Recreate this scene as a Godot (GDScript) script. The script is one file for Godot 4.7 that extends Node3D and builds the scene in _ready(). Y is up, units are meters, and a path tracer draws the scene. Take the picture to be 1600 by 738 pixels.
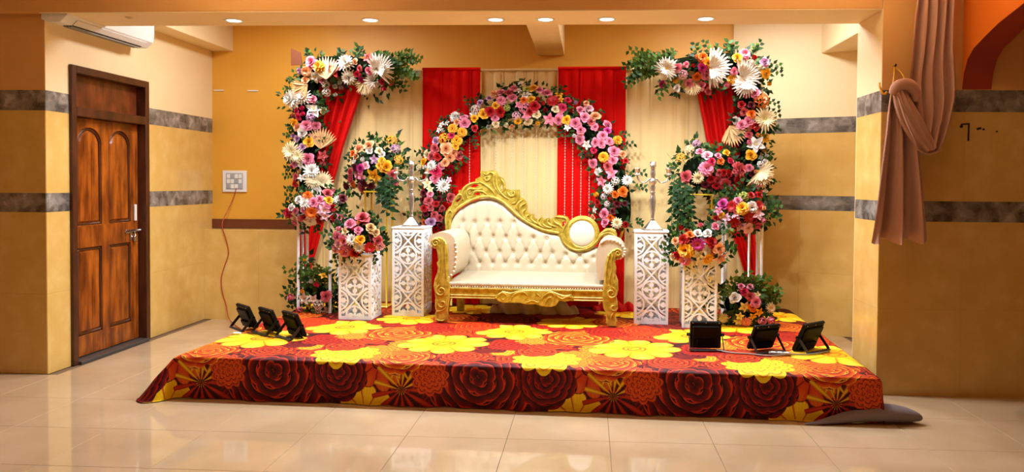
extends Node3D
# A wedding stage in a banquet hall: x right, y up, z towards the camera, metres. The stage and what stands on it
# are turned a little against the room; S(u, h, w) gives a point in the stage's own axes.

const TH := 0.0436332
const SO := Vector3(-0.5, 0, -5.0)
const FL := 0.3            # height of the stage top
var rng := RandomNumberGenerator.new()
var M := {}
var FM := {}
var FC := {}
var taken := {}
var leaf_greens := [Color(0.012, 0.042, 0.008), Color(0.02, 0.062, 0.012), Color(0.008, 0.028, 0.008), Color(0.052, 0.115, 0.014), Color(0.028, 0.06, 0.014), Color(0.10, 0.19, 0.04)]


class MB:
	var st := SurfaceTool.new()
	var col := Color.WHITE
	func _init(smooth := true) -> void:
		st.begin(Mesh.PRIMITIVE_TRIANGLES)
		st.set_smooth_group(0 if smooth else -1)
	func flat() -> void:
		st.set_smooth_group(-1)
	func soft(g := 0) -> void:
		st.set_smooth_group(g)
	func v(p: Vector3, uv := Vector2.ZERO) -> void:
		st.set_color(col)
		st.set_uv(uv)
		st.add_vertex(p)
	# corners counter-clockwise seen from the front
	func tri(a: Vector3, b: Vector3, c: Vector3, ua := Vector2.ZERO, ub := Vector2.ZERO, uc := Vector2.ZERO) -> void:
		v(a, ua)
		v(c, uc)
		v(b, ub)
	func quad(a: Vector3, b: Vector3, c: Vector3, d: Vector3) -> void:
		tri(a, b, c)
		tri(a, c, d)
	func face(pts: Array, out: Vector3) -> void:
		var n: Vector3 = (pts[1] - pts[0]).cross(pts[2] - pts[0])
		var q := pts.duplicate()
		if n.dot(out) < 0:
			q.reverse()
		for i in range(1, q.size() - 1):
			tri(q[0], q[i], q[i + 1])
	func box(c: Vector3, s: Vector3, b := Basis(), bev := 0.0) -> void:
		flat()
		var h := s / 2
		if bev <= 0.0:
			for ax in 3:
				for sg in [-1.0, 1.0]:
					var n := Vector3.ZERO
					n[ax] = sg
					var o1 := (ax + 1) % 3
					var o2 := (ax + 2) % 3
					var pts := []
					for k in [[-1, -1], [1, -1], [1, 1], [-1, 1]]:
						var p := Vector3.ZERO
						p[ax] = sg * h[ax]
						p[o1] = k[0] * h[o1]
						p[o2] = k[1] * h[o2]
						pts.append(c + b * p)
					face(pts, b * n)
			return
		var P := func(sx: float, sy: float, sz: float, ax: int) -> Vector3:
			var q := Vector3(sx * h.x, sy * h.y, sz * h.z)
			for k in 3:
				if k != ax:
					q[k] -= signf(q[k]) * bev
			return c + b * q
		for ax in 3:
			var o1 := (ax + 1) % 3
			var o2 := (ax + 2) % 3
			for sg in [-1.0, 1.0]:
				var pts := []
				var n := Vector3.ZERO
				n[ax] = sg
				for k in [[-1, -1], [1, -1], [1, 1], [-1, 1]]:
					var s3 := Vector3.ZERO
					s3[ax] = sg
					s3[o1] = k[0]
					s3[o2] = k[1]
					pts.append(P.call(s3.x, s3.y, s3.z, ax))
				face(pts, b * n)
			for s1 in [-1.0, 1.0]:
				for s2 in [-1.0, 1.0]:
					var lo := Vector3.ZERO
					lo[ax] = -1
					lo[o1] = s1
					lo[o2] = s2
					var hi := lo
					hi[ax] = 1
					var n := Vector3.ZERO
					n[o1] = s1
					n[o2] = s2
					face([P.call(lo.x, lo.y, lo.z, o1), P.call(hi.x, hi.y, hi.z, o1), P.call(hi.x, hi.y, hi.z, o2), P.call(lo.x, lo.y, lo.z, o2)], b * n)
		for sx in [-1.0, 1.0]:
			for sy in [-1.0, 1.0]:
				for sz in [-1.0, 1.0]:
					face([P.call(sx, sy, sz, 0), P.call(sx, sy, sz, 1), P.call(sx, sy, sz, 2)], b * Vector3(sx, sy, sz))
	func tube(path: Array, rad, n := 8, caps := true, squash := 1.0) -> void:
		soft(0)
		var rings := []
		var up := Vector3.UP
		for i in path.size():
			var d: Vector3 = (path[mini(i + 1, path.size() - 1)] - path[maxi(i - 1, 0)]).normalized()
			if i == 0:
				up = Vector3.UP if absf(d.y) < 0.9 else Vector3.BACK
			var s := d.cross(up).normalized()
			if s.length() < 0.1:
				s = d.cross(Vector3.RIGHT).normalized()
			up = s.cross(d).normalized()
			var r: float = rad[i] if rad is Array else rad
			var ring := []
			for k in n:
				var a := TAU * k / n
				ring.append(path[i] + s * cos(a) * r + up * sin(a) * r * squash)
			rings.append(ring)
		for i in path.size() - 1:
			for k in n:
				var k2 := (k + 1) % n
				quad(rings[i][k], rings[i][k2], rings[i + 1][k2], rings[i + 1][k])
		if caps:
			var d0: Vector3 = path[0] - path[1]
			face(rings[0], d0)
			face(rings[-1], path[-1] - path[-2])
	func lathe(prof: Array, n := 16, x := Transform3D()) -> void:
		soft(0)
		for i in prof.size() - 1:
			for k in n:
				var a := TAU * k / n
				var b := TAU * (k + 1) / n
				var p: Vector2 = prof[i]
				var q: Vector2 = prof[i + 1]
				var e := [x * Vector3(p.x * cos(a), p.y, -p.x * sin(a)), x * Vector3(p.x * cos(b), p.y, -p.x * sin(b)), x * Vector3(q.x * cos(b), q.y, -q.x * sin(b)), x * Vector3(q.x * cos(a), q.y, -q.x * sin(a))]
				if p.x > 1e-6:
					tri(e[0], e[1], e[2])
				if q.x > 1e-6:
					tri(e[0], e[2], e[3])
	func grid(nu: int, nv: int, fn: Callable, flip := false, uvs := Vector2.ONE) -> void:
		soft(0)
		var P := []
		for j in nv + 1:
			for i in nu + 1:
				P.append(fn.call(float(i) / nu, float(j) / nv))
		for j in nv:
			for i in nu:
				var a: Vector3 = P[j * (nu + 1) + i]
				var b: Vector3 = P[j * (nu + 1) + i + 1]
				var c: Vector3 = P[(j + 1) * (nu + 1) + i + 1]
				var d: Vector3 = P[(j + 1) * (nu + 1) + i]
				var ua := Vector2(float(i) / nu, float(j) / nv) * uvs
				var ub := Vector2(float(i + 1) / nu, float(j) / nv) * uvs
				var uc := Vector2(float(i + 1) / nu, float(j + 1) / nv) * uvs
				var ud := Vector2(float(i) / nu, float(j + 1) / nv) * uvs
				if flip:
					tri(a, c, b, ua, uc, ub)
					tri(a, d, c, ua, ud, uc)
				else:
					tri(a, b, c, ua, ub, uc)
					tri(a, c, d, ua, uc, ud)
	# an outline in x-y, between z0 and z1, its front edge chamfered
	func prism(poly: PackedVector2Array, z0: float, z1: float, bev := 0.0, x := Transform3D()) -> void:
		flat()
		if Geometry2D.is_polygon_clockwise(poly):
			poly.reverse()
		var n := poly.size()
		var ins := PackedVector2Array()
		for i in n:
			var e1 := (poly[i] - poly[(i + n - 1) % n]).normalized()
			var e2 := (poly[(i + 1) % n] - poly[i]).normalized()
			var nn := Vector2(-(e1.y + e2.y), e1.x + e2.x).normalized()
			ins.append(poly[i] + nn * bev)
		var t := Geometry2D.triangulate_polygon(poly)
		for i in range(0, t.size(), 3):
			for k in [0, 1]:
				var q: PackedVector2Array = ins if k == 1 else poly
				var z := z1 if k == 1 else z0
				face([x * Vector3(q[t[i]].x, q[t[i]].y, z), x * Vector3(q[t[i + 1]].x, q[t[i + 1]].y, z), x * Vector3(q[t[i + 2]].x, q[t[i + 2]].y, z)], x.basis * Vector3(0, 0, 1 if k == 1 else -1))
		for i in n:
			var j := (i + 1) % n
			quad(x * Vector3(poly[i].x, poly[i].y, z0), x * Vector3(poly[j].x, poly[j].y, z0), x * Vector3(poly[j].x, poly[j].y, z1 - bev), x * Vector3(poly[i].x, poly[i].y, z1 - bev))
			if bev > 0.0:
				quad(x * Vector3(poly[i].x, poly[i].y, z1 - bev), x * Vector3(poly[j].x, poly[j].y, z1 - bev), x * Vector3(ins[j].x, ins[j].y, z1), x * Vector3(ins[i].x, ins[i].y, z1))
	func ball(c: Vector3, r: float, n := 8, m := 5, sc := Vector3.ONE) -> void:
		var prof := []
		for i in m + 1:
			var a := -PI / 2 + PI * i / m
			prof.append(Vector2(maxf(cos(a), 0.0) * r if i > 0 and i < m else 0.0, sin(a) * r))
		lathe(prof, n, Transform3D(Basis.from_scale(sc), c))
	func mesh() -> ArrayMesh:
		st.generate_normals()
		return st.commit()


# ---------------------------------------------------------------- helpers
func S(u: float, h: float, w: float) -> Vector3:
	return SO + Vector3(cos(TH), 0, sin(TH)) * u + Vector3(-sin(TH), 0, cos(TH)) * w + Vector3(0, h, 0)

func V(x: float, y: float, z: float) -> Vector3:
	return Vector3(x, y, z)

func numbered(called: String) -> String:
	taken[called] = taken.get(called, 0) + 1
	return called if taken[called] == 1 else "%s_%03d" % [called, taken[called] - 1]

func put(called: String, shape, m: Material, parent: Node3D = null, at := Vector3.ZERO) -> MeshInstance3D:
	var o := MeshInstance3D.new()
	o.name = numbered(called) if parent == null else called
	o.mesh = shape.mesh() if shape is MB else shape
	o.material_override = m
	o.position = at
	(self if parent == null else parent).add_child(o, true)
	return o

func tag(o: Node3D, label: String, category: String, group := "") -> Node3D:
	o.set_meta("label", label)
	o.set_meta("category", category)
	if group:
		o.set_meta("group", group)
	return o

func thing(called: String, label: String, category: String, at := Vector3.ZERO, turn := 0.0, group := "") -> Node3D:
	var o := Node3D.new()
	o.name = numbered(called)
	o.position = at
	o.rotation.y = turn
	add_child(o, true)
	return tag(o, label, category, group)

func struct(called: String) -> Node3D:
	var o := Node3D.new()
	o.name = called
	o.set_meta("kind", "structure")
	add_child(o, true)
	return o

func structure(o: Node3D) -> Node3D:
	o.set_meta("kind", "structure")
	return o

func boxed(called: String, c: Vector3, s: Vector3, m: Material, parent: Node3D = null, bev := 0.0, b := Basis()) -> MeshInstance3D:
	var mb := MB.new(false)
	mb.box(c, s, b, bev)
	return put(called, mb, m, parent)

func mat(c: Color, rough := 0.7, metal := 0.0, spec := 0.5) -> StandardMaterial3D:
	var m := StandardMaterial3D.new()
	m.albedo_color = c
	m.roughness = rough
	m.metallic = metal
	m.metallic_specular = spec
	return m

func rgb(r: float, g: float, b: float) -> Color:
	return Color(r / 255.0, g / 255.0, b / 255.0)

func noise_tex(seed_: int, freq: float, cols: Array, offs: Array, octaves := 5, size := 512, warp := 0.0) -> NoiseTexture2D:
	var n := FastNoiseLite.new()
	n.seed = seed_
	n.noise_type = FastNoiseLite.TYPE_SIMPLEX_SMOOTH
	n.frequency = freq
	n.fractal_octaves = octaves
	if warp > 0.0:
		n.domain_warp_enabled = true
		n.domain_warp_amplitude = warp
		n.domain_warp_frequency = freq
	var g := Gradient.new()
	g.offsets = PackedFloat32Array(offs)
	g.colors = PackedColorArray(cols)
	var t := NoiseTexture2D.new()
	t.width = size
	t.height = size
	t.seamless = true
	t.color_ramp = g
	t.noise = n
	return t

func tri_mat(tex: Texture2D, sc: Vector3, rough: float, spec := 0.5, world := true) -> StandardMaterial3D:
	var m := mat(Color.WHITE, rough, 0.0, spec)
	m.albedo_texture = tex
	m.uv1_triplanar = true
	m.uv1_world_triplanar = world
	m.uv1_scale = sc
	return m

# ---------------------------------------------------------------- materials
func wood_tex(seed_: int, dark: Color, lit: Color) -> ImageTexture:
	var n := FastNoiseLite.new()
	n.seed = seed_
	n.frequency = 0.012
	n.fractal_octaves = 4
	var im := Image.create(256, 256, false, Image.FORMAT_RGBA8)
	for y in 256:
		for x in 256:
			var a := n.get_noise_2d(x * 2.2, y * 0.4) * 0.5 + 0.5
			var b := n.get_noise_2d(x * 12.0 + 900, y * 0.8) * 0.5 + 0.5
			var c := n.get_noise_2d(x * 1.3 + 3000, y * 0.8) * 0.5 + 0.5
			var k := clampf(a * 0.45 + b * 0.25 + c * 0.7 - 0.2, 0, 1)
			im.set_pixel(x, y, dark.lerp(lit, smoothstep(0.0, 1.0, k)))
	return ImageTexture.create_from_image(im)

func make_materials() -> void:
	M.panel = tri_mat(noise_tex(3, 0.012, [rgb(216, 174, 94), rgb(221, 180, 101), rgb(227, 189, 114)], [0.2, 0.55, 0.9], 6, 512), Vector3(0.7, 0.7, 0.7), 0.16)
	M.band = tri_mat(noise_tex(9, 0.014, [rgb(78, 72, 66), rgb(122, 114, 104), rgb(138, 130, 120), rgb(178, 170, 158)], [0.15, 0.45, 0.62, 0.9], 6, 512, 60.0), Vector3(0.9, 0.9, 0.9), 0.2)
	M.cream_paint = tri_mat(noise_tex(5, 0.01, [rgb(243, 218, 168), rgb(246, 222, 173)], [0.3, 0.7], 4, 256), Vector3(0.5, 0.5, 0.5), 0.55)
	M.orange_paint = tri_mat(noise_tex(6, 0.008, [rgb(228, 166, 54), rgb(232, 172, 62)], [0.3, 0.7], 4, 256), Vector3(0.5, 0.5, 0.5), 0.5)
	M.hall_paint = tri_mat(noise_tex(7, 0.008, [rgb(226, 170, 98), rgb(229, 174, 103)], [0.3, 0.7], 4, 256), Vector3(0.5, 0.5, 0.5), 0.6)
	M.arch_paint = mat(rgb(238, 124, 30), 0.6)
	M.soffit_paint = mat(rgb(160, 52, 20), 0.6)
	M.brown_paint = mat(rgb(110, 52, 16), 0.6)
	M.ceiling = mat(rgb(236, 214, 178), 0.8)
	M.floor_tile = tri_mat(noise_tex(11, 0.006, [rgb(197, 167, 128), rgb(203, 173, 135), rgb(210, 181, 144)], [0.25, 0.5, 0.8], 5, 512, 30.0), Vector3(0.35, 0.35, 0.35), 0.05, 0.6)
	M.grout = mat(rgb(120, 92, 66), 0.8)
	M.wood = tri_mat(wood_tex(21, rgb(84, 34, 8), rgb(196, 106, 32)), Vector3(1.6, 0.9, 1.6), 0.22)
	M.wood_dark = tri_mat(wood_tex(22, rgb(48, 22, 9), rgb(96, 48, 22)), Vector3(1.6, 0.9, 1.6), 0.35)
	M.wood_red = tri_mat(wood_tex(23, rgb(70, 28, 12), rgb(142, 70, 34)), Vector3(1.2, 1.6, 1.2), 0.3)
	M.threshold = mat(rgb(74, 70, 66), 0.3)
	M.steel = mat(rgb(205, 205, 205), 0.25, 1.0)
	M.white_plastic = mat(rgb(236, 236, 232), 0.4)
	M.grey_plastic = mat(rgb(170, 172, 172), 0.45)
	M.dark_slot = mat(rgb(22, 22, 24), 0.6)
	M.black_metal = mat(rgb(9, 9, 10), 0.5, 0.0, 0.3)
	M.black_fin = mat(rgb(6, 6, 7), 0.55, 0.0, 0.25)
	M.bracket = mat(rgb(40, 37, 34), 0.45)
	M.white_gloss = mat(rgb(238, 236, 230), 0.3)
	M.white_board = mat(rgb(238, 238, 238), 0.45)
	M.silver = mat(rgb(205, 200, 192), 0.22, 0.9)
	M.gold_rod = mat(rgb(236, 196, 40), 0.3, 0.3)
	M.gold_rod.metallic_specular = 0.8
	M.gold = tri_mat(noise_tex(31, 0.03, [rgb(158, 130, 30), rgb(188, 160, 54), rgb(204, 180, 78)], [0.2, 0.5, 0.85], 4, 256), Vector3(2, 2, 2), 0.36, 0.6, false)
	M.gold.metallic = 0.25
	M.leather = mat(rgb(202, 184, 152), 0.42)
	M.leather_white = mat(rgb(224, 212, 190), 0.4)
	M.seat = mat(rgb(180, 164, 136), 0.38)
	M.button = mat(rgb(205, 188, 156), 0.35)
	M.cream_cloth = mat(rgb(224, 192, 128), 0.5)
	M.cream_cloth.backlight_enabled = true
	M.cream_cloth.backlight = Color(0.25, 0.25, 0.25)
	M.red_cloth = mat(rgb(200, 8, 2), 0.75, 0.0, 0.2)
	M.red_satin = mat(rgb(200, 6, 2), 0.6, 0.0, 0.3)
	M.bead = mat(rgb(226, 214, 190), 0.2)
	M.mauve = mat(rgb(200, 152, 130), 0.85)
	M.mauve.rim_enabled = true
	M.mauve.rim = 0.5
	M.mauve_edge = mat(rgb(196, 150, 122), 0.8)
	M.cord = mat(rgb(214, 160, 30), 0.6)
	M.backing = mat(rgb(140, 126, 128), 0.9)
	M.red_wire = mat(rgb(176, 56, 20), 0.5)
	M.black_wire = mat(rgb(18, 17, 16), 0.5)
	M.grey_wire = mat(rgb(150, 142, 128), 0.5)
	M.leaf = mat(Color.WHITE, 0.55, 0.0, 0.3)
	M.leaf.vertex_color_use_as_albedo = true
	M.moss = mat(rgb(14, 20, 8), 0.95, 0.0, 0.1)
	M.stain = mat(rgb(34, 22, 14), 0.8)
	M.glow_lamp = mat(rgb(255, 255, 255), 0.5)
	M.glow_lamp.emission_enabled = true
	M.glow_lamp.emission = Color(1.0, 0.98, 0.95)
	M.glow_lamp.emission_energy_multiplier = 6.0
	M.lens = mat(rgb(120, 122, 120), 0.12)
	M.lamp_off = mat(rgb(216, 190, 150), 0.4)
	for k in {"p": rgb(242, 146, 170), "k": rgb(248, 200, 210), "h": rgb(216, 36, 84), "d": rgb(206, 88, 92), "r": rgb(186, 10, 16), "b": rgb(98, 10, 24), "y": rgb(250, 190, 36), "o": rgb(240, 122, 26), "e": rgb(246, 184, 128), "c": rgb(242, 228, 178), "w": rgb(240, 240, 228), "l": rgb(206, 164, 200), "m": rgb(200, 52, 136), "t": rgb(214, 174, 112), "g": rgb(176, 196, 84)}:
		var cols := {"p": rgb(242, 146, 170), "k": rgb(248, 200, 210), "h": rgb(216, 36, 84), "d": rgb(206, 88, 92), "r": rgb(186, 10, 16), "b": rgb(98, 10, 24), "y": rgb(250, 190, 36), "o": rgb(240, 122, 26), "e": rgb(246, 184, 128), "c": rgb(242, 228, 178), "w": rgb(240, 240, 228), "l": rgb(206, 164, 200), "m": rgb(200, 52, 136), "t": rgb(214, 174, 112), "g": rgb(176, 196, 84)}
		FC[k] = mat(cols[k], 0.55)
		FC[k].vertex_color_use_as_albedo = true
	FC.eye_yellow = mat(rgb(216, 170, 40), 0.7)
	FC.eye_dark = mat(rgb(40, 10, 10), 0.7)
	FC.eye_green = mat(rgb(196, 200, 96), 0.7)

# ---------------------------------------------------------------- the printed carpet
func hash1(i: int) -> float:
	var x := sin(i * 127.1 + 11.7) * 43758.5453
	return x - floorf(x)

func bloom(im: Image, cu: float, cs: float, R: float, kind: String, dark: Color, mid: Color, rim: Color, turns := 4.0, turn := 0.0) -> void:
	var W := im.get_width()
	var H := im.get_height()
	var ppu := W / 1.41
	var pps := H / 3.0
	var x0 := int(floor((cu - R) * ppu))
	var x1 := int(ceil((cu + R) * ppu))
	var y0 := maxi(0, int(floor((cs - R) * pps)))
	var y1 := mini(H - 1, int(ceil((cs + R) * pps)))
	for y in range(y0, y1 + 1):
		for x in range(x0, x1 + 1):
			var dx := (x / ppu - cu) / R
			var dy := (y / pps - cs) / R
			var r := sqrt(dx * dx + dy * dy)
			if r > 1.0:
				continue
			var th := atan2(dy, dx) + turn
			var c: Color
			if kind == "rose":
				var q0 := r * turns + 0.1 * sin(th * 2.0 + 1.0)
				var ring0 := floorf(q0)
				var n := 3.0 + ring0
				var lobe := pow(absf(sin(PI * (th * n / TAU + ring0 * 0.37))), 0.7)
				var q := q0 - 0.42 * (lobe - 0.6)
				if floorf(q) != ring0:
					ring0 = floorf(q)
					lobe = pow(absf(sin(PI * (th * (3.0 + ring0) / TAU + ring0 * 0.37))), 0.7)
					q = clampf(q0 - 0.42 * (lobe - 0.6), ring0, ring0 + 0.999)
				if r > 0.88 + 0.12 * absf(sin(th * 3.5)):
					continue
				var f := q - floorf(q)
				c = dark.lerp(mid, smoothstep(0.0, 0.75, f))
				c = c.lerp(rim, smoothstep(0.72, 0.9, f))
				if f < 0.09:
					c = dark.darkened(0.45)
				c = c.lerp(dark, 0.35 * smoothstep(0.25, 0.0, r))
			elif kind == "wide":
				var n := 9.0
				var k := absf(cos(th * n / 2.0))
				var edge := 0.72 + 0.28 * pow(k, 0.5) + 0.05 * sin(th * 4.0)
				if r > edge:
					continue
				c = mid.lerp(rim, smoothstep(0.2, 0.8, r) * k)
				if k < 0.3 and r > 0.3:
					c = c.lerp(dark, 0.75 * (1.0 - k / 0.3))
				elif r > 0.45 and absf(sin(th * 23.0)) < 0.18:
					c = c.lerp(dark, 0.2)
				if r > edge - 0.035:
					c = c.lerp(dark, 0.7)
				if absf(r - 0.24) < 0.022 or (r < 0.24 and absf(r - 0.13 - 0.03 * sin(th * 2.0)) < 0.02):
					c = dark
				elif r < 0.24:
					c = mid.lerp(dark, 0.3)
			elif kind == "ruffle":
				var n := 11.0
				var ring := floorf(r * 4.0)
				var k := absf(sin(th * (n - 2.0 * (3.0 - ring)) / 2.0 + ring * 1.3))
				var q := r * 4.0 - 0.6 * k + 0.3
				var f := q - floorf(q)
				if r > 0.82 + 0.18 * k:
					continue
				c = mid.lerp(rim, f)
				if f < 0.13 or f > 0.95:
					c = dark.lerp(mid, 0.35)
			else:
				var n := 13.0
				var a := th * n / TAU
				var f := absf(a - roundf(a)) * 2.0
				var wd := 0.42 * sin(PI * clampf(pow(r, 0.8), 0.02, 1.0)) + 0.1
				if f > wd or r > 0.72 + 0.28 * hash1(int(roundf(a)) + 50):
					continue
				c = rim if sin(th - turn) < 0.1 else mid
				c = c.lerp(dark, clampf(f / wd, 0, 1) * 0.55)
				if r < 0.14:
					c = mid.lerp(dark, 0.3)
			im.set_pixel(posmod(x, W), y, c)

func carpet_material() -> StandardMaterial3D:
	var W := 608
	var H := 1296
	var im := Image.create(W, H, false, Image.FORMAT_RGBA8)
	im.fill(rgb(62, 4, 2))
	var maroon := rgb(52, 2, 3)
	var deep := rgb(120, 8, 4)
	var red := rgb(176, 22, 5)
	var scarlet := rgb(206, 52, 6)
	var orange := rgb(226, 98, 8)
	var bright := rgb(248, 170, 44)
	var yellow := rgb(252, 206, 8)
	var pale := rgb(254, 222, 60)
	# filler roses first, then the large flowers over them
	for i in 46:
		var cu := hash1(i * 3 + 1) * 1.41
		var cs := hash1(i * 3 + 2) * 3.0
		var R := 0.12 + 0.13 * hash1(i * 3 + 3)
		if i % 3 == 0:
			bloom(im, cu, cs, R, "rose", maroon, deep, red, 3.2, i * 1.0)
		elif i % 3 == 1:
			bloom(im, cu, cs, R, "rose", deep, red, scarlet, 3.0, i * 1.0)
		else:
			bloom(im, cu, cs, R, "wide", maroon, deep, red, 3.0, i * 1.0)
	var L := [
		[0.42, -0.03, 0.2, "wide", red, yellow, yellow], [-0.5, 0.03, 0.12, "rose", maroon, deep, red], [0.02, 0.05, 0.17, "rose", maroon, deep, deep],
		[-0.9, 0.31, 0.2, "wide", maroon, scarlet, orange], [-0.224, 0.23, 0.39, "rose", maroon, deep, scarlet], [0.23, 0.235, 0.21, "rose", maroon, deep, red],
		[-0.744, 0.13, 0.25, "star", deep, yellow, scarlet], [-0.774, 0.31, 0.14, "star", deep, orange, yellow], [-0.55, 0.22, 0.13, "ruffle", maroon, scarlet, orange],
		[-0.36, 0.52, 0.2, "rose", deep, scarlet, orange], [-0.02, 0.48, 0.15, "rose", deep, scarlet, orange], [0.42, 0.62, 0.17, "ruffle", deep, orange, bright],
		[-0.774, 0.44, 0.22, "rose", red, orange, bright], [-1.0, 0.46, 0.14, "ruffle", red, orange, bright], [0.209, 0.49, 0.24, "ruffle", orange, yellow, pale],
		[-0.12, 0.66, 0.1, "rose", orange, bright, yellow], [0.12, 0.72, 0.17, "rose", deep, scarlet, orange], [-0.25, 0.78, 0.17, "rose", maroon, deep, red],
		[-0.1, 0.93, 0.2, "rose", deep, red, scarlet], [0.55, 0.85, 0.15, "ruffle", red, orange, bright], [-0.6, 0.9, 0.34, "wide", orange, yellow, pale],
		[0.2, 0.98, 0.2, "rose", deep, scarlet, orange], [0.05, 1.1, 0.15, "ruffle", red, orange, bright], [0.38, 1.23, 0.3, "rose", red, orange, bright],
		[-0.35, 1.3, 0.18, "rose", red, scarlet, orange], [-0.62, 1.35, 0.17, "rose", deep, scarlet, orange], [-0.146, 1.42, 0.31, "wide", orange, yellow, pale],
		[0.62, 1.5, 0.2, "rose", deep, red, scarlet], [-0.5, 1.62, 0.22, "rose", red, scarlet, orange], [0.1, 1.7, 0.15, "rose", deep, red, scarlet],
		[0.28, 1.9, 0.3, "wide", orange, yellow, pale], [-0.25, 1.95, 0.27, "rose", maroon, deep, scarlet], [-0.75, 1.95, 0.22, "rose", red, orange, bright],
		[-0.45, 2.2, 0.2, "rose", maroon, deep, red], [0.1, 2.3, 0.26, "rose", deep, scarlet, orange], [0.5, 2.3, 0.2, "rose", maroon, red, scarlet], [-0.68, 2.46, 0.28, "wide", orange, yellow, pale], [0.0, 2.7, 0.28, "rose", deep, scarlet, orange],
	]
	for i in L.size():
		var e: Array = L[i]
		bloom(im, e[0] + 1.41, e[1], e[2], e[3], e[4], e[5], e[6], 6.6 if e[2] > 0.32 else (5.0 if e[2] > 0.19 else 3.8), 0.7 * i if e[3] == "rose" else 0.0)
	var m := mat(Color.WHITE, 0.62, 0.0, 0.35)
	m.albedo_texture = ImageTexture.create_from_image(im)
	return m

# ---------------------------------------------------------------- flowers
func petal(mb: MB, base: Vector3, az: float, a0: float, a1: float, length: float, width: float, cup: float, point: float, nt := 4) -> void:
	var out := Vector3(cos(az), sin(az), 0)
	var side := Vector3(-sin(az), cos(az), 0)
	var p := base
	var rows := []
	for i in nt + 1:
		var t := float(i) / nt
		var a := lerpf(a0, a1, t)
		var d := out * sin(a) + Vector3(0, 0, 1) * cos(a)
		if i > 0:
			p += d * (length / nt)
		var nrm := Vector3(0, 0, 1) * sin(a) - out * cos(a)
		var w := width * (pow(sin(PI * clampf(t * 0.8 + 0.14, 0.0, 1.0)), 0.6) if point < 0.5 else sin(PI * clampf(t * 0.92 + 0.08, 0.0, 1.0)))
		if i == nt and point < 0.5:
			w *= 0.8
		rows.append([p + side * w + nrm * cup * w, p, p - side * w + nrm * cup * w])
	for i in nt:
		for k in 2:
			mb.quad(rows[i][k], rows[i + 1][k], rows[i + 1][k + 1], rows[i][k + 1])

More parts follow.
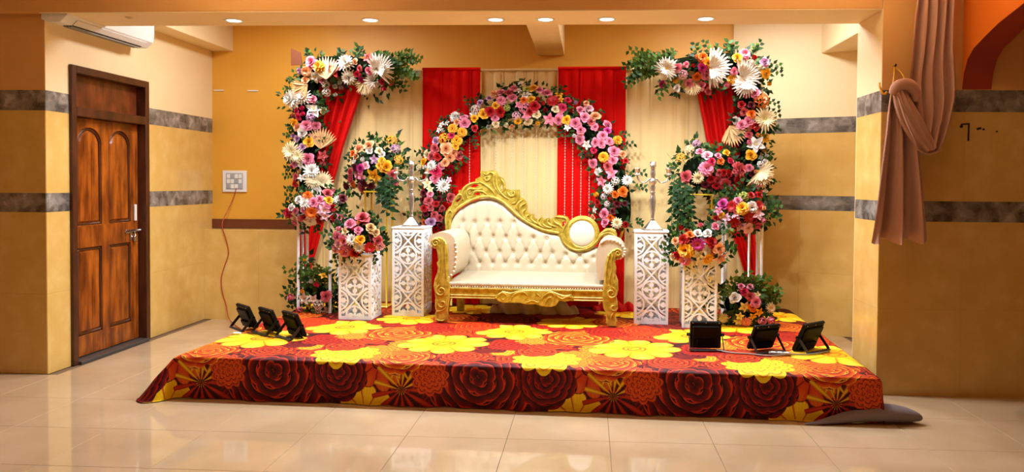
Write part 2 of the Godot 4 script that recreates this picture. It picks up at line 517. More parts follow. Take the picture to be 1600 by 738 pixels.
func flower_mesh(kind: String) -> Mesh:
	if FM.has(kind):
		return FM[kind]
	var mb := MB.new(true)
	var eye: MB = null
	rng.seed = kind.hash()
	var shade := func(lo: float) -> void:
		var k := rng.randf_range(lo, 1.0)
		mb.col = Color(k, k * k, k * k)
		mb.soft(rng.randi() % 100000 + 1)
	match kind[0]:
		"r":
			for i in 17:
				var k := i / 16.0
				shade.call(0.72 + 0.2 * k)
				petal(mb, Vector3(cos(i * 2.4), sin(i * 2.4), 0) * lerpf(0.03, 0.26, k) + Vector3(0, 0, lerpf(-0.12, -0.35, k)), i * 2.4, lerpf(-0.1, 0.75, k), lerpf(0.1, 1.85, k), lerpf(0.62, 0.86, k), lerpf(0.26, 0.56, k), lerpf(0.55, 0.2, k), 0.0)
		"u":
			for i in 8:
				var k := i / 7.0
				shade.call(0.8)
				petal(mb, Vector3(cos(i * 2.4), sin(i * 2.4), 0) * lerpf(0.05, 0.3, k) + Vector3(0, 0, -0.7), i * 2.4, lerpf(0.0, 0.75, k), lerpf(0.0, 0.1, k), lerpf(1.3, 1.25, k), lerpf(0.4, 0.72, k), 0.5, 0.0)
		"c":
			for i in 36:
				var k := (i + 0.5) / 36.0
				var a := acos(1.0 - k * 1.15)
				shade.call(0.78)
				var d := Vector3(cos(i * 2.4) * sin(a), sin(i * 2.4) * sin(a), cos(a))
				petal(mb, d * 0.3 - Vector3(0, 0, 0.15), i * 2.4, a - 0.25, a + 0.5, 0.66, 0.3, rng.randf_range(-0.5, 0.5), 0.0, 3)
		"m":
			for l in 4:
				for i in 15:
					shade.call(0.88)
					petal(mb, Vector3(0, 0, -0.1 + 0.05 * l), TAU * i / 15 + l * 0.21 + rng.randf_range(-0.08, 0.08), 1.45 - l * 0.38, 1.75 - l * 0.5, (1.0 - l * 0.13) * rng.randf_range(0.88, 1.05), 0.12, 0.5, 0.0, 3)
		"d":
			for l in 3:
				for i in 20:
					shade.call(0.88)
					petal(mb, Vector3(0, 0, 0.04 * l), TAU * i / 20 + l * 0.16 + rng.randf_range(-0.05, 0.05), 1.2 - l * 0.25, 1.75 - l * 0.3, (1.02 - l * 0.17) * rng.randf_range(0.85, 1.05), 0.075, 0.6, 0.0, 3)
			eye = MB.new(true)
			eye.ball(Vector3(0, 0, 0.1), 0.16, 8, 4)
		"q":
			for l in 3:
				for i in 17:
					shade.call(0.88)
					petal(mb, Vector3(-0.25, 0, 0.05 * l - 0.1), lerpf(-1.55, 1.55, i / 16.0) + rng.randf_range(-0.05, 0.05), 1.25 - l * 0.3, 1.65 - l * 0.3, (1.0 - l * 0.16) * rng.randf_range(0.9, 1.05), 0.07, 0.6, 0.0, 3)
			eye = MB.new(true)
			eye.ball(Vector3(-0.25, 0, -0.05), 0.12, 6, 4)
		"f":
			for i in 13:
				shade.call(0.88)
				petal(mb, Vector3(-0.5, 0, rng.randf_range(-0.03, 0.03)), lerpf(-0.85, 0.85, i / 12.0), 1.5, 1.5, (1.0 - 0.12 * absf(i - 6.0) / 6.0) * 1.05, 0.075, 0.7, 1.0, 3)
		"l":
			for i in 9:
				shade.call(0.8)
				var k := 0.0 if i < 5 else 1.0
				petal(mb, Vector3(0, 0, -0.35), TAU * i / (5.0 if i < 5 else 4.0) + k * 0.6, 0.75 - k * 0.35, 1.75 - k * 0.9, 1.12 - k * 0.35, 0.3, 0.35, 1.0)
			eye = MB.new(true)
			eye.ball(Vector3(0, 0, 0.12), 0.1, 6, 4)
		"o":
			for i in 5:
				shade.call(0.85)
				petal(mb, Vector3(0, 0, -0.2), TAU * i / 5 + PI / 2, 1.05, 1.55, 0.95, 0.5, 0.15, 0.0)
			for i in 3:
				shade.call(0.7)
				petal(mb, Vector3(0, 0, -0.1), TAU * i / 3 - PI / 2, 0.3, 0.9, 0.4, 0.2, 0.5, 0.0, 3)
			eye = MB.new(true)
			eye.ball(Vector3(0, -0.05, 0.05), 0.11, 6, 4)
		"g":
			for l in 3:
				for i in 15:
					shade.call(0.8)
					petal(mb, Vector3(0, 0, 0.03 * l), TAU * i / 15 + l * 0.2, 1.25 - l * 0.25, 1.6 - l * 0.25, (1.0 - l * 0.2) * rng.randf_range(0.93, 1.04), 0.15, 0.25, 0.0, 3)
			eye = MB.new(true)
			eye.ball(Vector3(0, 0, 0.02), 0.24, 10, 4, Vector3(1, 1, 0.6))
		"h":
			for i in 20:
				var k := (i + 0.5) / 20.0
				var a := acos(1.0 - k * 1.05)
				var d := Vector3(cos(i * 2.4) * sin(a), sin(i * 2.4) * sin(a), cos(a))
				var t := d.cross(Vector3(0.3, 0.5, 0.8)).normalized()
				var b := d.cross(t)
				shade.call(0.82)
				mb.flat()
				var rr := rng.randf_range(0.2, 0.27)
				var c := d * 0.78 - Vector3(0, 0, 0.2)
				for j in 4:
					var e := (t * cos(j * PI / 2 + i) + b * sin(j * PI / 2 + i)) * rr
					var f := (t * cos(j * PI / 2 + i + PI / 2) + b * sin(j * PI / 2 + i + PI / 2)) * rr
					mb.quad(c - d * 0.05, c + (e - f) * 0.42 + e * 0.25 + d * 0.05, c + e * 1.25, c + (e + f) * 0.42 + e * 0.25 + d * 0.05)
	var m := mb.mesh()
	if eye:
		eye.st.generate_normals()
		eye.st.commit(m)
	FM[kind] = m
	return m

const FLOWER_NAMES := {"r": "rose", "u": "rose_bud", "c": "carnation", "m": "chrysanthemum", "d": "daisy", "q": "spider_chrysanthemum", "f": "palm_fan", "l": "lily", "o": "orchid", "g": "gerbera", "h": "hydrangea"}

func flowers(root: Node3D, spec: String, bow: Callable) -> Array:
	var spots := []
	for tok in spec.split(" ", false):
		var a := tok.substr(2).split(",")
		var p := Vector2(a[0].to_float(), a[1].to_float()) / 1000.0
		var r := a[2].to_float() / 1000.0
		var k := tok[0]
		var m := flower_mesh(k)
		var o := MeshInstance3D.new()
		o.name = FLOWER_NAMES[k]
		o.mesh = m
		o.set_surface_override_material(0, FC[tok[1]])
		if m.get_surface_count() > 1:
			o.set_surface_override_material(1, FC.eye_dark if k == "g" else FC.eye_green if k == "d" and tok[1] == "c" else FC.eye_yellow)
		rng.seed = tok.hash()
		var b: Array = bow.call(p)             # [depth, tilt x, tilt y] of the arrangement's surface here
		var n := Vector3(b[1] + rng.randf_range(-0.3, 0.3), b[2] + rng.randf_range(-0.25, 0.35), 1.0).normalized()
		if k in "fqd":
			n = Vector3(b[1] * 0.5, b[2] * 0.5 + 0.1, 1).normalized()
		if k == "u":
			n = Vector3(b[1] + rng.randf_range(-0.5, 0.5), b[2] + rng.randf_range(-0.2, 0.6), 0.9).normalized()
		var x := Vector3.UP.cross(n).normalized()
		var y := n.cross(x)
		var roll := deg_to_rad(a[3].to_float()) if a.size() > 3 else rng.randf_range(0, TAU)
		if k in "olg" and a.size() < 4:
			roll = rng.randf_range(-0.5, 0.5)
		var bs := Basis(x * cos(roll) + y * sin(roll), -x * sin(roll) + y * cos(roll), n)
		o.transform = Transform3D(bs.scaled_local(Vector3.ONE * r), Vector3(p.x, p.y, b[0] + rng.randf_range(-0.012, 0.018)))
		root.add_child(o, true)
		spots.append([p, r, b[0]])
	return spots

func leaf(mb: MB, p: Vector3, d: Vector3, n: Vector3, L: float, w: float, c: Color) -> void:
	mb.col = c
	var s := d.cross(n).normalized()
	var up := s.cross(d).normalized()
	mb.soft((mb.get_instance_id() + int(p.x * 9999) * 7 + int(p.y * 9999)) % 100000 + 1)
	var m1 := p + d * L * 0.42 + up * L * 0.06
	var tip := p + d * L - up * L * 0.08
	var a := p + d * L * 0.38 + s * w + up * L * 0.12
	var b := p + d * L * 0.38 - s * w + up * L * 0.12
	mb.tri(p, a, m1)
	mb.tri(a, tip, m1)
	mb.tri(p, m1, b)
	mb.tri(m1, tip, b)

func foliage(root: Node3D, spots: Array, per: float, spread: float, size: float, light := 0.0) -> void:
	rng.seed = 4711 + spots.size()
	var mb := MB.new(true)
	for s in spots:
		for i in int(per):
			var a := rng.randf() * TAU
			var q := rng.randf_range(0.2, spread)
			var c: Vector2 = s[0]
			var p := Vector3(c.x + cos(a) * q * s[1] * 0.8, c.y + sin(a) * q * s[1] * 0.8, s[2] - rng.randf_range(0.02, 0.1))
			var d := Vector3(cos(a), sin(a), rng.randf_range(-0.4, 0.5)).normalized()
			var n := Vector3(rng.randf_range(-0.6, 0.6), rng.randf_range(-0.2, 0.8), 1).normalized()
			var L := size * rng.randf_range(0.6, 1.25)
			var g: Color = leaf_greens[rng.randi() % 5 if rng.randf() > light * 0.4 else 5]
			leaf(mb, p, d, n, L, L * rng.randf_range(0.2, 0.32), g * rng.randf_range(0.55, 1.1))
	var o := put("foliage", mb, M.leaf, root)
	o.set_meta("kind", "stuff")

# one leafy twig: stem plus leaves either side
func sprig(root: Node3D, at: Vector3, dir: Vector3, length: float, count: int, L: float, droop: float, green := -1, round_ := 0.36) -> void:
	var mb := MB.new(true)
	var path := []
	var d := dir.normalized()
	var p := at
	for i in 7:
		path.append(p)
		p += d * length / 6.0
		d = (d + Vector3(0, -droop, 0)).normalized()
	mb.col = Color(0.05, 0.08, 0.02)
	mb.tube(path, [0.003, 0.003, 0.0027, 0.0024, 0.002, 0.0017, 0.001], 5)
	for i in count:
		var t := (i + 1.0) / count
		var k := mini(5, int(t * 6))
		var q: Vector3 = path[k].lerp(path[k + 1], t * 6 - k)
		var dd: Vector3 = (path[k + 1] - path[k]).normalized()
		var sd := dd.cross(Vector3(rng.randf_range(-0.3, 0.3), rng.randf_range(-0.3, 0.3), 1)).normalized() * (1 if i % 2 else -1)
		var g: Color = leaf_greens[green if green >= 0 else rng.randi() % 5]
		leaf(mb, q, (dd * 0.6 + sd + Vector3(0, 0, rng.randf_range(-0.3, 0.5))).normalized(), Vector3(rng.randf_range(-0.4, 0.4), rng.randf_range(-0.3, 0.5), 1).normalized(), L * rng.randf_range(0.8, 1.2), L * round_, g * rng.randf_range(0.8, 1.35))
	put("leaf_sprig", mb, M.leaf, root)

# ---------------------------------------------------------------- walls
func wall_run(parent: Node3D, p0: Vector3, along: Vector3, n: Vector3, length: float, y0: float, y1: float, paint: Material, bands := true, tile := 0.6, core := 0.18) -> void:
	var b := Basis(along, Vector3.UP, n)
	var c := p0 + along * length / 2 - n * (0.02 + core / 2)
	boxed("wall_core", Vector3(c.x, (y0 + y1) / 2, c.z), Vector3(length, y1 - y0, core), M.brown_paint, parent, 0.0, b)
	var rows := [[0.0, 0.62, "wall_tile"], [0.62, 1.2486, "wall_tile"], [1.2486, 1.3944, "band_tile"], [1.3944, 2.0272, "wall_tile"], [2.0272, 2.1814, "band_tile"], [2.1814, 3.6, "plaster"]]
	if not bands:
		rows = [[0.0, 3.6, "plaster"]]
	for r in rows:
		var a := maxf(r[0], y0)
		var z := minf(r[1], y1)
		if z - a < 0.01:
			continue
		var nt := maxi(1, int(round(length / tile))) if r[2] != "plaster" else 1
		for i in nt:
			var l := length / nt
			var gap := 0.0 if r[2] == "plaster" else 0.0008
			var q := p0 + along * (l * (i + 0.5)) - n * 0.01
			boxed(r[2], Vector3(q.x, (a + z) / 2, q.z), Vector3(l - gap, z - a - gap, 0.02), paint if r[2] == "plaster" else (M.band if r[2] == "band_tile" else M.panel), parent, 0.0, b)

func build_room() -> void:
	# floor of large glossy tiles; what the stage covers is left to the bed
	var fl := struct("floor")
	boxed("tile_bed", V(-0.6, -0.061, -3.4), V(11.2, 0.11, 10.4), M.grout, fl)
	var tm := MB.new(false)
	tm.box(Vector3.ZERO, Vector3(0.598, 0.012, 0.598), Basis(), 0.0015)
	var tmesh := tm.mesh()
	for i in range(-7, 10):
		for j in range(-6, 3):
			var c := Vector3(-2.27 + 0.6 * i + 0.3, -0.006, -5.03 + 0.6 * j + 0.3)
			var rel := c - SO
			var u := rel.x * cos(TH) + rel.z * sin(TH)
			var w := -rel.x * sin(TH) + rel.z * cos(TH)
			if absf(u) < 1.95 and w < -0.5 and w > -2.4:
				continue
			if c.x > 2.4 and c.z < -5.7:
				continue
			if c.x < -4.3 and c.z < -5.8:
				continue
			put("floor_tile", tmesh, M.floor_tile, fl, c)
	boxed("floor_slab", V(-0.6, -0.006, -0.75), V(11.2, 0.012, 4.93), M.floor_tile, fl)
	# left wall with the door opening
	var wl := struct("wall_left")
	var X := -4.149
	wall_run(wl, V(X, 0, -5.643), V(0, 0, -1), V(1, 0, 0), 0.262, 0, 3.3, M.cream_paint)
	wall_run(wl, V(X, 0, -5.905), V(0, 0, -1), V(1, 0, 0), 1.078, 2.42, 3.3, M.cream_paint)
	wall_run(wl, V(X, 0, -6.983), V(0, 0, -1), V(1, 0, 0), 1.26, 0, 3.3, M.cream_paint)
	# the pier faces towards the hall
	var fl_ := struct("wall_front_left")
	wall_run(fl_, V(-5.96, 0, -5.64), V(1, 0, 0), V(0, 0, 1), 1.808, 0, 3.3, M.hall_paint)
	var fr := struct("wall_front_right")
	wall_run(fr, V(2.069, 0, -5.575), V(1, 0, 0), V(0, 0, 1), 2.9, 0, 3.3, M.hall_paint)
	var pr := struct("wall_pier")
	wall_run(pr, V(2.066, 0, -6.075), V(0, 0, 1), V(-1, 0, 0), 0.497, 0, 3.3, M.cream_paint, true, 0.5, 0.3)
	boxed("pier_back", V(2.42, 1.65, -6.085), V(0.70, 3.3, 0.02), M.cream_paint, pr)
	# the back wall, the ledge in front of it and the brown strip between
	var wb := struct("wall_back")
	wall_run(wb, V(-4.3, 0, -8.23), V(1, 0, 0), V(0, 0, 1), 5.95, 0, 3.3, M.orange_paint, false)
	var lg := struct("wall_ledge")
	for i in 3:
		boxed("wall_tile", V(-4.149 + 0.6 * i + 0.3, 0.48, -8.05), V(0.5985, 0.96, 0.02), M.panel, lg)
	boxed("ledge_core", V(-3.249, 0.478, -8.145), V(1.8, 0.955, 0.16), M.brown_paint, lg)
	boxed("ledge_top", V(-3.249, 0.967, -8.135), V(1.8, 0.018, 0.19), M.panel, lg, 0.003)
	structure(boxed("trim_1", V(-3.25, 1.03, -8.222), V(1.8, 0.1, 0.015), M.brown_paint))
	# the slanting wall to the right of the backdrop and the side wall behind the pier
	var wr := struct("wall_back_right")
	var d := (V(2.75, 0, -7.6) - V(1.5, 0, -8.19)).normalized()
	wall_run(wr, V(1.5, 0, -8.19), d, V(-d.z, 0, d.x).normalized() * 1.0, 1.4, 0, 3.3, M.cream_paint)
	var ws := struct("wall_right")
	wall_run(ws, V(2.77, 0, -6.08), V(0, 0, -1), V(-1, 0, 0), 1.6, 0, 3.3, M.cream_paint)
	# beams and ceilings
	structure(boxed("trim_header", V(-1.947, 3.03, -5.82), V(8.02, 0.545, 0.49), M.hall_paint, null, 0.004))
	structure(boxed("trim_soffit", V(-1.041, 2.7545, -5.82), V(6.21, 0.006, 0.485), M.cream_paint))
	structure(boxed("trim_beam_left", V(-4.03, 3.11, -7.15), V(0.235, 0.38, 2.16), M.cream_paint, null, 0.004))
	structure(boxed("trim_beam_middle", V(-0.42, 3.08, -7.15), V(0.28, 0.42, 2.16), M.cream_paint, null, 0.004))
	structure(boxed("trim_beam_right", V(2.53, 3.05, -7.05), V(0.46, 0.46, 1.96), M.cream_paint, null, 0.004))
	var ce := struct("ceiling")
	boxed("stage_ceiling", V(-0.9, 3.35, -7.1), V(7.2, 0.1, 2.7), M.ceiling, ce)
	boxed("hall_ceiling", V(-0.6, 3.35, -2.0), V(11.2, 0.1, 7.62), M.ceiling, ce)
	# the rest of the hall, behind and beside the camera
	structure(boxed("wall_hall_left", V(-6.05, 1.65, -2.0), V(0.2, 3.3, 7.7), M.hall_paint))
	structure(boxed("wall_hall_right", V(5.0, 1.65, -2.0), V(0.2, 3.3, 7.7), M.hall_paint))
	structure(boxed("wall_hall_rear", V(-0.6, 1.65, 1.7), V(11.2, 3.3, 0.2), M.hall_paint))
	# the arched wall that springs from the right hand wall towards the hall
	var ar := struct("wall_arch")
	var poly := PackedVector2Array()
	for q in [[-5.571, 2.19], [-5.55, 2.30], [-5.50, 2.39], [-5.42, 2.45], [-5.25, 2.51], [-5.106, 2.555], [-4.825, 2.615], [-4.4, 2.68], [-3.6, 2.74]]:
		poly.append(Vector2(-q[0], q[1]))
	poly.append(Vector2(3.6, 3.3))
	poly.append(Vector2(5.571, 3.3))
	var am := MB.new(false)
	# x of the outline runs towards -z of the room
	am.prism(poly, 0.0, 0.2, 0.0, Transform3D(Basis(V(0, 0, -1), V(0, 1, 0), V(1, 0, 0)), V(2.62, 0, 0)))
	put("arch_wall", am, M.arch_paint, ar)
	var so := MB.new(false)
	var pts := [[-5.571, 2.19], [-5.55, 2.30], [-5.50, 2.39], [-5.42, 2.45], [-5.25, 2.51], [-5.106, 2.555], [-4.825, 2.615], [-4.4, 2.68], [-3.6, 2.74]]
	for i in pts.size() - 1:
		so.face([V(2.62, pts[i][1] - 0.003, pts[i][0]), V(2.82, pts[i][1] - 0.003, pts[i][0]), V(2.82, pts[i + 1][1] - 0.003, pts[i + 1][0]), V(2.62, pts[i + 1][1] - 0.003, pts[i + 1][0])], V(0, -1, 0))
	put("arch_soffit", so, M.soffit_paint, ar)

func build_door() -> void:
	var d := struct("door_1")
	var X := -4.149
	var za := -5.905
	var zb := -6.983
	# frame: jambs, head and transom bar
	boxed("door_frame", V(X - 0.04, 1.21, za - 0.03), V(0.13, 2.42, 0.06), M.wood_dark, d, 0.004)
	boxed("door_frame", V(X - 0.04, 1.21, zb + 0.03), V(0.13, 2.42, 0.06), M.wood_dark, d, 0.004)
	boxed("door_frame", V(X - 0.04, 2.39, (za + zb) / 2), V(0.13, 0.06, 0.958), M.wood_dark, d, 0.004)
	boxed("transom_bar", V(X - 0.04, 2.052, (za + zb) / 2), V(0.13, 0.075, 0.958), M.wood_dark, d, 0.004)
	boxed("transom_panel", V(X - 0.075, 2.225, (za + zb) / 2), V(0.02, 0.275, 0.958), M.wood_red, d)
	boxed("threshold", V(X - 0.03, 0.008, (za + zb) / 2), V(0.16, 0.03, 0.958), M.threshold, d, 0.004)
	boxed("back_board", V(X - 0.2, 1.21, (za + zb) / 2), V(0.02, 2.42, 1.2), M.wood_dark, d)
	# leaf: hinged at the far jamb's side, closed; local z runs from the near jamb away
	var z0 := za - 0.06
	var lw := 0.952
	var leafn := boxed("door_leaf", V(X - 0.085, 1.02, z0 - lw / 2), V(0.03, 1.985, lw), M.wood, d)
	var stiles := [[0.0, 0.11], [0.425, 0.525], [0.84, lw]]
	for s in stiles:
		boxed("stile", V(X - 0.061, 1.02, z0 - (s[0] + s[1]) / 2), V(0.018, 1.985, s[1] - s[0]), M.wood, leafn, 0.003)
	for c in [[0.11, 0.425], [0.525, 0.84]]:
		var mid: float = (c[0] + c[1]) / 2
		for r in [[0.03, 0.2], [0.93, 1.12]]:
			boxed("rail", V(X - 0.061, (r[0] + r[1]) / 2, z0 - mid), V(0.018, r[1] - r[0], c[1] - c[0]), M.wood, leafn, 0.003)
		# top rail with a round-headed cut above the upper panel
		var w: float = (c[1] - c[0]) / 2
		var poly := PackedVector2Array([Vector2(-w, 2.012), Vector2(-w, 1.80)])
		for i in 13:
			var a := PI - PI * i / 12
			poly.append(Vector2(cos(a) * w, 1.80 + sin(a) * 0.14))
		poly.append(Vector2(w, 2.012))
		var tm := MB.new(false)
		var tf := Transform3D(Basis(V(0, 0, -1), V(0, 1, 0), V(1, 0, 0)), V(X - 0.07, 0, z0 - mid))
		tm.prism(poly, 0.0, 0.018, 0.0, tf)
		put("arched_rail", tm, M.wood, leafn)
		# raised panels
		var up := PackedVector2Array([Vector2(-w + 0.03, 1.145), Vector2(w - 0.03, 1.145), Vector2(w - 0.03, 1.79)])
		for i in range(1, 12):
			var a := PI * i / 12
			up.append(Vector2(cos(a) * (w - 0.03), 1.79 + sin(a) * 0.115))
		up.append(Vector2(-w + 0.03, 1.79))
		var pm := MB.new(false)
		pm.prism(up, -0.004, 0.014, 0.012, tf)
		put("raised_panel", pm, M.wood, leafn)
		var lm := MB.new(false)
		lm.prism(PackedVector2Array([Vector2(-w + 0.03, 0.23), Vector2(w - 0.03, 0.23), Vector2(w - 0.03, 0.9), Vector2(-w + 0.03, 0.9)]), -0.004, 0.014, 0.012, tf)
		put("raised_panel", lm, M.wood, leafn)
		# dark moulding round each panel
		for pl in [[up, 0.0], [PackedVector2Array([Vector2(-w + 0.03, 0.23), Vector2(w - 0.03, 0.23), Vector2(w - 0.03, 0.9), Vector2(-w + 0.03, 0.9)]), 0.0]]:
			var path := []
			for q in Geometry2D.offset_polygon(pl[0], 0.018)[0]:
				path.append(tf * Vector3(q.x, q.y, 0.004))
			path.append(path[0])
			var mm := MB.new(true)
			mm.tube(path, 0.009, 6, false)
			put("moulding", mm, M.wood_dark, leafn)
	# bolt with hasp, and a small pull above it
	var zl := z0 - 0.86
	var h := boxed("latch_plate", V(X - 0.048, 1.03, zl), V(0.006, 0.035, 0.2), M.steel, d, 0.002)
	var bm := MB.new(true)
	bm.tube([V(X - 0.035, 1.035, zl + 0.12), V(X - 0.035, 1.035, zl - 0.1)], 0.008, 8)
	bm.tube([V(X - 0.035, 1.03, zl - 0.01), V(X - 0.03, 0.985, zl - 0.01)], 0.006, 8)
	put("bolt", bm, M.steel, h)
	boxed("padlock", V(X - 0.03, 0.96, zl - 0.01), V(0.018, 0.05, 0.04), M.steel, d, 0.004)
	boxed("hasp", V(X - 0.042, 0.985, zl + 0.03), V(0.005, 0.07, 0.03), M.steel, d, 0.002)
	boxed("door_pull", V(X - 0.04, 1.2, zl - 0.03), V(0.02, 0.15, 0.022), M.white_gloss, d, 0.004)

func build_wall_things() -> void:
	# split air conditioner above the door
	var ac := thing("air_conditioner", "white split air conditioner unit mounted high on the left wall above the door", "air conditioner", V(-4.147, 2.69, -6.17))
	var prof := PackedVector2Array([Vector2(0, 0.02), Vector2(0.06, 0.0), Vector2(0.15, 0.0), Vector2(0.205, 0.05), Vector2(0.215, 0.12), Vector2(0.215, 0.27), Vector2(0.2, 0.29), Vector2(0, 0.29)])
	var am := MB.new(false)
	am.prism(prof, -0.57, 0.57, 0.004)
	put("casing", am, M.white_plastic, ac)
	var vent := boxed("air_outlet", V(0.115, 0.001, -0.02), V(0.085, 0.012, 0.9), M.dark_slot, ac)
	for i in 3:
		boxed("louvre", V(0.09 + i * 0.026, -0.008, -0.02), V(0.007, 0.014, 0.9), M.grey_plastic, vent)
	boxed("flap", V(0.178, 0.018, -0.02), V(0.05, 0.006, 0.92), M.white_plastic, ac, 0.001, Basis(Vector3.BACK, 0.75))
	# switchboard
	var sb := thing("switchboard", "white wall switchboard with rows of switches in the orange recess", "switchboard", V(-3.894, 1.495, -8.228))
	boxed("plate", V(0, 0, 0.008), V(0.27, 0.235, 0.016), M.white_plastic, sb, 0.004)
	for j in 3:
		for i in 4:
			boxed("switch", V(-0.066 + i * 0.044, -0.055 + j * 0.055, 0.019), V(0.036, 0.046, 0.008), M.white_gloss if (i + j) % 3 else M.grey_plastic, sb, 0.002)
	boxed("switch_frame", V(0, 0, 0.0165), V(0.19, 0.18, 0.003), M.grey_plastic, sb)
	tag(boxed("conduit_clip", V(-4.07, 2.492, -8.223), V(0.11, 0.014, 0.012), M.white_plastic, null, 0.002), "short white plastic strip on the orange wall, touching the corner", "clip")
	tag(boxed("conduit_clip", V(-3.69, 2.488, -8.223), V(0.12, 0.014, 0.012), M.white_plastic, null, 0.002), "short white plastic strip on the orange wall, right of the one in the corner", "clip")
	var rw := MB.new(true)
	var path := []
	for p in [V(-3.87, 1.43, -8.21), V(-3.9, 1.3, -8.19), V(-3.93, 1.17, -8.12), V(-3.945, 1.03, -8.03), V(-3.90, 0.86, -8.03), V(-3.875, 0.72, -8.03), V(-3.92, 0.58, -8.03), V(-3.955, 0.45, -8.03), V(-3.945, 0.3, -8.03), V(-3.9, 0.15, -8.03), V(-3.8, 0.02, -7.9), V(-3.3, 0.008, -7.2), V(-2.98, 0.01, -6.4)]:
		path.append(p)
	rw.tube(smooth(path, 4), 0.005, 6)
	tag(put("electric_wire", rw, M.red_wire), "thin red wire hanging loosely from the switchboard down past the ledge to the floor", "wire")
	# dark scratch marks on the right wall, painted flat on the panel
	var mk := thing("scrawled_mark", "dark scrawled hook shaped mark with dots on the right wall below the stone band", "mark", V(2.648, 1.9, -5.5745))
	boxed("stroke", V(0.0, 0.042, 0.0015), V(0.06, 0.01, 0.003), M.stain, mk, 0.0, Basis(Vector3.BACK, 0.1))
	boxed("stroke", V(0.024, -0.015, 0.0015), V(0.011, 0.125, 0.003), M.stain, mk)
	for d in [[-0.026, 0.025, 0.02, 0.018, 0.5], [0.095, 0.01, 0.03, 0.014, 0.3], [0.127, 0.005, 0.014, 0.012, 0.0], [0.218, -0.01, 0.012, 0.01, 0.0]]:
		boxed("dot", V(d[0], d[1], 0.0015), V(d[2], d[3], 0.003), M.stain, mk, 0.0, Basis(Vector3.BACK, d[4]))

func smooth(p: Array, n: int) -> Array:
	var out := []
	for i in p.size() - 1:
		var a: Vector3 = p[maxi(i - 1, 0)]
		var b: Vector3 = p[i]
		var c: Vector3 = p[i + 1]
		var d: Vector3 = p[mini(i + 2, p.size() - 1)]
		for k in n:
			out.append(b.cubic_interpolate(c, a, d, float(k) / n))
	out.append(p[-1])
	return out

func build_lamps() -> void:
	var xs := [-2.779, -1.7, -0.729, -0.347, 0.12, 0.864]
	var said := ["leftmost recessed downlight in the header soffit, near the left beam", "recessed downlight in the soffit, second from the left", "recessed downlight in the soffit, just left of the middle beam", "recessed downlight in the soffit straight below the middle beam", "recessed downlight in the soffit, just right of the middle beam", "rightmost glowing recessed downlight in the header soffit"]
	for i in xs.size():
		var t := thing("downlight", said[i], "downlight", V(xs[i], 2.7515, -5.86), 0.0, "glowing downlights in the header soffit")
		var ring := MB.new(true)
		ring.lathe([Vector2(0.052, 0.0), Vector2(0.056, -0.006), Vector2(0.07, -0.007), Vector2(0.075, -0.001), Vector2(0.075, 0.0)], 24)
		put("trim_ring", ring, M.white_gloss, t)
		var dm := MB.new(true)
		dm.lathe([Vector2(0.0, -0.004), Vector2(0.052, -0.004), Vector2(0.052, 0.0)], 24)
		put("diffuser", dm, M.glow_lamp, t)
		var l := SpotLight3D.new()
		l.name = "lamp_light"
		l.position = V(0, -0.02, 0)
		l.rotation.x = -PI / 2
		l.light_color = Color(0.9, 0.95, 1.0)
		l.light_energy = DOWN_E
		l.light_size = 0.05
		l.spot_angle = 80.0
		l.spot_angle_attenuation = 0.6
		l.spot_range = 20.0
		l.spot_attenuation = 2.0
		l.shadow_enabled = true
		t.add_child(l)
	for q in [[V(-3.545, 2.7515, -5.74), "small unlit ceiling spot in the soffit near the air conditioner", 0.03], [V(2.72, 2.531, -5.27), "small round unlit lamp in the dark red soffit of the arch", 0.045]]:
		var t := thing("unlit_lamp", q[1], "downlight", q[0])
		var ring := MB.new(true)
		ring.lathe([Vector2(0.0, -0.012), Vector2(q[2] * 0.6, -0.01), Vector2(q[2] * 0.75, -0.006), Vector2(q[2], -0.004), Vector2(q[2], 0.004)], 20)
		put("rim", ring, M.lamp_off, t)
		if q[2] > 0.04:
			t.rotation.x = -0.24
	# a small hook beside the middle lamp
	# lamps of the hall itself, over and behind the camera
	var said2 := ["square hanging lamp that shines up at the ceiling, over the left of the hall", "square hanging lamp that shines up at the ceiling, over the right of the hall", "square ceiling panel lamp over the left of the stage, behind the header", "square ceiling panel lamp over the right of the stage, behind the header"]
	for i in 4:
		var t := thing("ceiling_panel_lamp", said2[i], "ceiling lamp", [V(-2.4, 2.95, -4.7), V(1.6, 2.95, -4.7), V(-2.75, 3.297, -6.85), V(1.3, 3.297, -6.9)][i])
		if i < 2:
			t.rotation.x = PI
			for s in [-0.25, 0.25]:
				boxed("hanger", V(s, -0.2, 0), V(0.006, 0.39, 0.006), M.steel, t)
		boxed("lamp_housing", V(0, -0.012, 0), V(0.64, 0.022, 0.64), M.white_plastic, t, 0.004)
		boxed("lamp_diffuser", V(0, -0.026, 0), V(0.58, 0.006, 0.58), M.glow_lamp, t)
		var l := AreaLight3D.new()
		l.name = "panel_light"
		l.area_size = Vector2(0.56, 0.56)
		l.position = V(0, -0.035, 0)
		l.rotation.x = -PI / 2
		l.light_color = Color(1.0, 0.96, 0.9) if i < 2 else Color(0.95, 0.97, 1.0)
		l.light_energy = HALL_E if i < 2 else STAGE_E
		l.area_range = 30.0
		l.shadow_enabled = true
		t.add_child(l)

